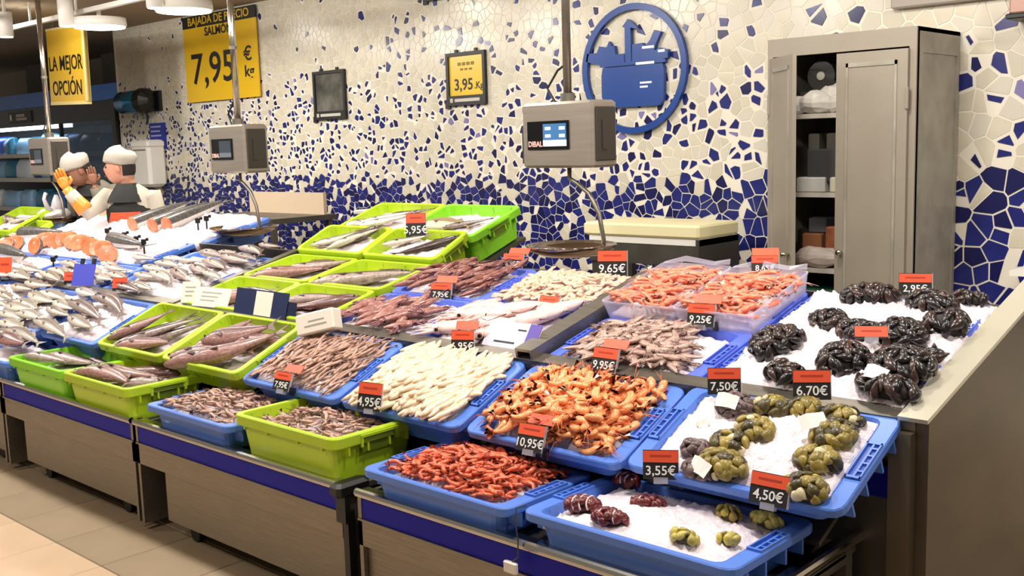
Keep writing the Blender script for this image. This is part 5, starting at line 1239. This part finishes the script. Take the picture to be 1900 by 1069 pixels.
# little black clips that stand in the ice
for k, (px, py) in enumerate(((368, 428), (384, 424), (254, 462), (268, 468), (200, 446), (232, 454), (100, 500))):
    t = thing('black_clip', ('small black clip at the right end of the raised salmon ice', 'small black clip just right of the rightmost raised ice clip', 'small black clip in the ice above the front salmon, left of the blue tray edge', 'small black clip nearest the blue tray edge', 'small black clip near the high ice mound', 'small black clip behind the front salmon row', 'small black clip among the silver fish at left')[k], 'clip', T(up(px, py, .03)) @ RZ(30))
    b = MB(); b.bx(-.004, .004, -.004, .004, -.03, .05); b.build('stem', BLACK, t)
    b = MB(); b.bbox((0, 0, .065), (.035, .012, .035), .004); b.bbox((.025, 0, .08), (.018, .012, .02), .003); b.build('jaw', BLACK, t)
# lime crates at the far left
for k, (px, py, dz, lab) in enumerate(((26, 430, .03, 'lower'), (26, 405, .09, 'upper'))):
    P = up(px, py, dz); F = T(P) @ RX(24)
    crate(F, 'lime crate at the far left beside the scale pan, %s one' % lab, 'lime', .6, .4, .14)
    ice(F, .25, .155, hill(-.045, .02), 'crushed ice in the %s far-left lime crate' % lab, .005, 20, 14, zb=-.075)
    for j in range(3):
        put_fish(FISH['grey'][j], F @ T(-.15 + .14 * j, .0, -.02) @ RZ(20 * j - 20), 'whole_fish', 'grey fish in the %s far-left lime crate' % lab, 'fish in the %s far-left lime crate' % lab, .3)

# ------------------------------------------------------------------ staff
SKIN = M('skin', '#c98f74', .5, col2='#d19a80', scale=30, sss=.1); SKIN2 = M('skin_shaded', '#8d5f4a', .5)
JACK = M('white_jacket', '#b9b2a2', .7, bump=.3, bscale=25); VEST = M('black_vest', '#1b1b1a', .7); APR = M('orange_apron', '#c9502c', .6); CAP = M('grey_white_cap', '#b3aca0', .75, bump=.5, bscale=40)
GLOVE = M('orange_glove', '#f08a24', .4, col2='#f6a850', scale=12); HAIR = M('dark_hair', '#1d1512', .6); DARKT = M('dark_trousers', '#2a2c33', .7); MOUTH = M('lips', '#8a443c', .5)
def skin_mesh(verts, edges, sub=2):
    me = bpy.data.meshes.new('skin_base'); me.from_pydata([v[0] for v in verts], edges, [])
    o = bpy.data.objects.new('skin_base', me); C.objects.link(o)
    sk = o.modifiers.new('s', 'SKIN'); ss = o.modifiers.new('b', 'SUBSURF'); ss.levels = sub; ss.render_levels = sub
    if not me.skin_vertices: me.skin_vertices.new()
    for i, v in enumerate(verts):
        r = v[1]; me.skin_vertices[0].data[i].radius = r if isinstance(r, tuple) else (r, r)
        me.skin_vertices[0].data[i].use_root = (i == 0)
    bpy.context.view_layer.update()
    out = bpy.data.meshes.new_from_object(o.evaluated_get(bpy.context.evaluated_depsgraph_get()))
    bpy.data.objects.remove(o); bpy.data.meshes.remove(me)
    return out
def head_pts(Rm, c):
    """face looks along local +x; returns loops of a shaped head"""
    loops = []; n = 20; k = 14
    for i in range(k + 1):
        la = -PI / 2 + PI * i / k; z = math.sin(la); q = math.cos(la); l = []
        for j in range(n):
            a = 2 * PI * j / n; x, y = math.cos(a) * q, math.sin(a) * q
            X = .098 * x; Y = .074 * y * (1 - .12 * max(0, -z)); Z = .122 * z
            f = max(0, x)
            X += .020 * math.exp(-((z + .08) / .16) ** 2 - (y / .16) ** 2) * f               # nose
            X += .012 * math.exp(-((z + .72) / .16) ** 2 - (y / .3) ** 2) * f                 # chin
            X += .006 * math.exp(-((z + .42) / .08) ** 2 - (y / .25) ** 2) * f                # mouth
            X -= .010 * math.exp(-((z - .08) / .10) ** 2 - ((abs(y) - .35) / .16) ** 2) * f   # eye sockets
            X -= .016 * max(0, -z) * (x < 0)
            l.append(Rm @ Vector((X, Y, Z)) + c)
        loops.append(l)
    return loops
def hand(b, wrist, d, palm_n, s=1.0, curl=.35):
    """palm, four unequal bent fingers and a thumb from the side of the palm"""
    d = d.normalized(); side = d.cross(palm_n).normalized(); nn = side.cross(d).normalized()
    lo = []
    for t, w_, th in ((0, .024, .016), (.03, .036, .016), (.07, .042, .014), (.085, .038, .011)):
        c = wrist + d * t * s
        lo.append([c + side * math.cos(q) * w_ * s + nn * math.sin(q) * th * s for q in [2 * PI * j / 10 for j in range(10)]])
    b.loft(lo, True, True)
    for i, (o, L_) in enumerate(((-.03, .062), (-.01, .074), (.011, .069), (.031, .052))):
        p = wrist + d * .075 * s + side * o * s; P = [p]; dd = d.copy(); 
        for seg in (.45, .32, .23):
            p = p + dd * L_ * seg * s * 1.0; P.append(p); dd = (dd - nn * curl).normalized()
        b.tube(P, [.0095 * s, .009 * s, .008 * s, .0065 * s], 7)
    p = wrist + d * .025 * s - side * .03 * s; a = (d * .6 - side * .8).normalized()
    b.tube([p, p + a * .035 * s, p + (a * .035 + (d * .9 - nn * .2) * .028) * s], [.012 * s, .0105 * s, .008 * s], 7)
def person(base, yaw, label, J, head_yaw, head_pitch, hands, jacket, gloves, skinm):
    t = thing('person', label, 'person', T(base) @ RZ(yaw))
    names = list(J); vs = [J[n] for n in names]; ix = {n: i for i, n in enumerate(names)}
    E_ = [('pelvis', 'belly'), ('belly', 'chest'), ('chest', 'neck'), ('neck', 'skull')]
    for s in 'LR': E_ += [('chest', 'sho' + s), ('sho' + s, 'elb' + s), ('elb' + s, 'wri' + s), ('pelvis', 'hip' + s), ('hip' + s, 'kne' + s), ('kne' + s, 'ank' + s), ('ank' + s, 'toe' + s)]
    me = skin_mesh([(Vector(p), r) for p, r in vs], [(ix[a], ix[b_]) for a, b_ in E_])
    b = MB(); b.v = [tuple(v.co) for v in me.vertices]; b.f = [list(p.vertices) for p in me.polygons]; b.mi = [0] * len(b.f)
    Rh = (RZ(head_yaw) @ RY(head_pitch)).to_3x3(); hc = Vector(J['skull'][0]) + Rh @ Vector((.015, 0, .02))
    b.loft(head_pts(Rh, hc), True, True)
    for s in (-1, 1): b.ell(hc + Rh @ Vector((-.005, s * .076, -.005)), (.02, .009, .03), 8, 5, rot=Rh)
    for s, d, n_, cu in hands:
        if s not in gloves: hand(b, Vector(J['wri' + s][0]), Vector(d), Vector(n_), .95, cu)
    body = b.build('body', skinm, t, True)
    b = MB()
    for s in (-1, 1): b.ell(hc + Rh @ Vector((.086, s * .03, .012)), (.008, .013, .008), 8, 5, rot=Rh)
    b.build('eyes', M('eye_dark', '#201612', .3), t)
    b = MB()
    for s in (-1, 1): b.ell(hc + Rh @ Vector((.092, s * .031, .036)), (.006, .02, .0045), 8, 4, rot=Rh)
    b.build('eyebrows', HAIR, t)
    b = MB(); b.ell(hc + Rh @ Vector((.1, 0, -.052)), (.007, .022, .007), 8, 5, rot=Rh); b.build('mouth', MOUTH, t)
    b = MB(); lo = []                                     # hair: back and sides under the cap
    for z, r in ((.04, 1.04), (0.0, 1.05), (-.035, 1.0), (-.055, .9)):
        lo.append([hc + Rh @ Vector((.098 * r * math.cos(a) - .012, .077 * r * math.sin(a), z)) for a in [math.radians(105 + 150 * j / 14) for j in range(15)]])
    b.loft(lo, closed=False); lo2 = [[hc + (p - hc) * .93 for p in l] for l in lo]; b.loft(lo2, closed=False); b.build('hair', HAIR, t, True)
    b = MB(); lo = []                                     # soft cap
    for z, r, o in ((.034, 1.06, .0), (.045, 1.10, -.002), (.07, 1.14, -.012), (.10, 1.10, -.024), (.125, .90, -.034), (.138, .55, -.038), (.142, .12, -.038)):
        lo.append([hc + Rh @ Vector((.1 * r * math.cos(a) + o, .084 * r * math.sin(a), z + .022 * math.cos(a) + .005 * math.sin(5 * a + z * 60))) for a in [2 * PI * j / 22 for j in range(22)]])
    b.loft(lo, True, True); b.build('cap', CAP, t, True)
    jackets(t, J, jacket)
    for s, d, n_, cu in hands:
        if s in gloves:
            b = MB(); hand(b, Vector(J['wri' + s][0]), Vector(d), Vector(n_), 1.05, cu)
            e, w_ = Vector(J['elb' + s][0]), Vector(J['wri' + s][0])
            b.tube([e.lerp(w_, q) for q in (.12, .3, .6, .85, 1.02)], [.062, .058, .047, .038, .034], 12)
            b.build('glove', GLOVE, t, True)
    return t
def ering(c, a, b_, n=18, fwd=0): return [(c[0] + a * math.cos(q), c[1] + b_ * math.sin(q), c[2]) for q in [2 * PI * j / n for j in range(n)]]
def jackets(t, J, mats):
    jk, vest, apron = mats
    ch = Vector(J['chest'][0]); pe = Vector(J['pelvis'][0])
    b = MB(); lo = []
    for z, a, d in ((-.16, .185, .135), (0.0, .172, .125), (.14, .16, .118), (.28, .17, .122), (.4, .185, .118), (.46, .165, .1), (.5, .11, .08), (.525, .07, .065)):
        c = pe.lerp(ch, min(1, z / .36)) if z < .36 else ch; lo.append(ering((c.x, c.y, pe.z + z), a, d))
    b.loft(lo, True, True)
    for s in 'LR':
        P = [Vector(J[k + s][0]) for k in ('sho', 'elb', 'wri')]
        P = [P[0].lerp(ch, .25), P[0], P[0].lerp(P[1], .5), P[1], P[1].lerp(P[2], .5), P[1].lerp(P[2], .85)]
        b.tube(P, [.07, .072, .062, .055, .05, .044], 12)
    b.build('jacket', jk, t, True)
    if vest:
        b = MB(); lo = []
        for z, a, d in ((.06, .182, .135), (.2, .176, .132), (.34, .178, .134), (.43, .14, .122), (.47, .115, .1), (.50, .085, .08), (.515, .07, .068)):
            c = pe.lerp(ch, min(1, z / .36)); lo.append(ering((c.x, c.y, pe.z + z), a, d))
        b.loft(lo); b.build('vest', vest, t, True)
    if vest:
        b = MB(); lo = []
        for z, a, d in ((.40, .15, .125), (.45, .125, .115), (.50, .09, .095), (.535, .066, .075)):
            lo.append(ering((ch.x - .01, ch.y - .025, pe.z + z), a, d))
        b.loft(lo); b.build('neckerchief', vest, t, True)
    if apron:
        b = MB(); lo = []
        for z, a, d, sp in ((-.42, .2, .17, 75), (-.1, .2, .155, 75), (.1, .188, .145, 70), (.2, .184, .142, 62), (.33, .182, .141, 36)):
            lo.append([(pe.x + a * math.sin(q), pe.y - d * math.cos(q), pe.z + z) for q in [math.radians(-sp + 2 * sp * j / 12) for j in range(13)]])
        b.loft(lo, closed=False); lo = [[(x, y + .006, z) for x, y, z in l] for l in lo]; b.loft(lo, closed=False)
        b.build('apron', apron, t, True)
    b = MB()
    for s in 'LR':
        P = [Vector(J[k + s][0]) for k in ('hip', 'kne', 'ank')]; b.tube([P[0] + Vector((0, 0, .06)), P[0], P[1], P[2]], [.11, .1, .075, .06], 12)
    b.build('trousers', DARKT, t, True)
    for s in 'LR':
        a, q = Vector(J['ank' + s][0]), Vector(J['toe' + s][0]); b = MB()
        b.tube([a + Vector((0, .05, -.03)), a + Vector((0, 0, -.025)), q + Vector((0, -.02, .0))], [.045, .05, .035], 10); b.build('shoe', BLACK, t, True)
def joints(**kw):
    J = {'pelvis': ((0, 0, .86), .13), 'belly': ((0, 0, 1.0), .12), 'chest': ((0, 0, 1.22), .125), 'neck': ((0, 0, 1.36), .052), 'skull': ((-.02, -.02, 1.47), .07)}
    for s, g in (('L', 1), ('R', -1)):
        J['sho' + s] = ((.165 * g, 0, 1.30), .055); J['elb' + s] = ((.22 * g, .03, 1.05), .042); J['wri' + s] = ((.2 * g, -.1, .86), .03)
        J['hip' + s] = ((.09 * g, 0, .80), .085); J['kne' + s] = ((.1 * g, -.01, .45), .058); J['ank' + s] = ((.1 * g, .02, .085), .04); J['toe' + s] = ((.11 * g, -.13, .04), .035)
    for k, v in kw.items(): J[k] = v
    return J
b1 = at(240, 345, 3.78, 0, 89.95); b1.z = 0
J = joints(skull=((-.035, -.03, 1.485), .07), elbR=((-.25, -.16, 1.19), .042), wriR=((-.385, -.18, 1.37), .03), elbL=((.215, .02, 1.06), .042), wriL=((.16, -.16, .95), .03))
person(b1, 42, 'person in grey-white cap, black vest and orange apron raising an orange-gloved arm, looking left', J, 188, 2, [('R', (-.35, 0, 1), (0, 1, 0), .12), ('L', (-.3, -.6, -.5), (0, 0, -1), .4)], (JACK, VEST, APR), 'R', SKIN)
b2 = at(182, 345, 4.05, 0, 89.95); b2.z = .02
J = joints(chest=((-.01, -.05, 1.22), .125), neck=((-.02, -.1, 1.35), .052), skull=((-.06, -.17, 1.45), .07), shoL=((.16, -.05, 1.29), .055), shoR=((-.17, -.05, 1.29), .055), elbL=((.12, -.22, 1.16), .042), wriL=((.08, -.27, 1.36), .03))
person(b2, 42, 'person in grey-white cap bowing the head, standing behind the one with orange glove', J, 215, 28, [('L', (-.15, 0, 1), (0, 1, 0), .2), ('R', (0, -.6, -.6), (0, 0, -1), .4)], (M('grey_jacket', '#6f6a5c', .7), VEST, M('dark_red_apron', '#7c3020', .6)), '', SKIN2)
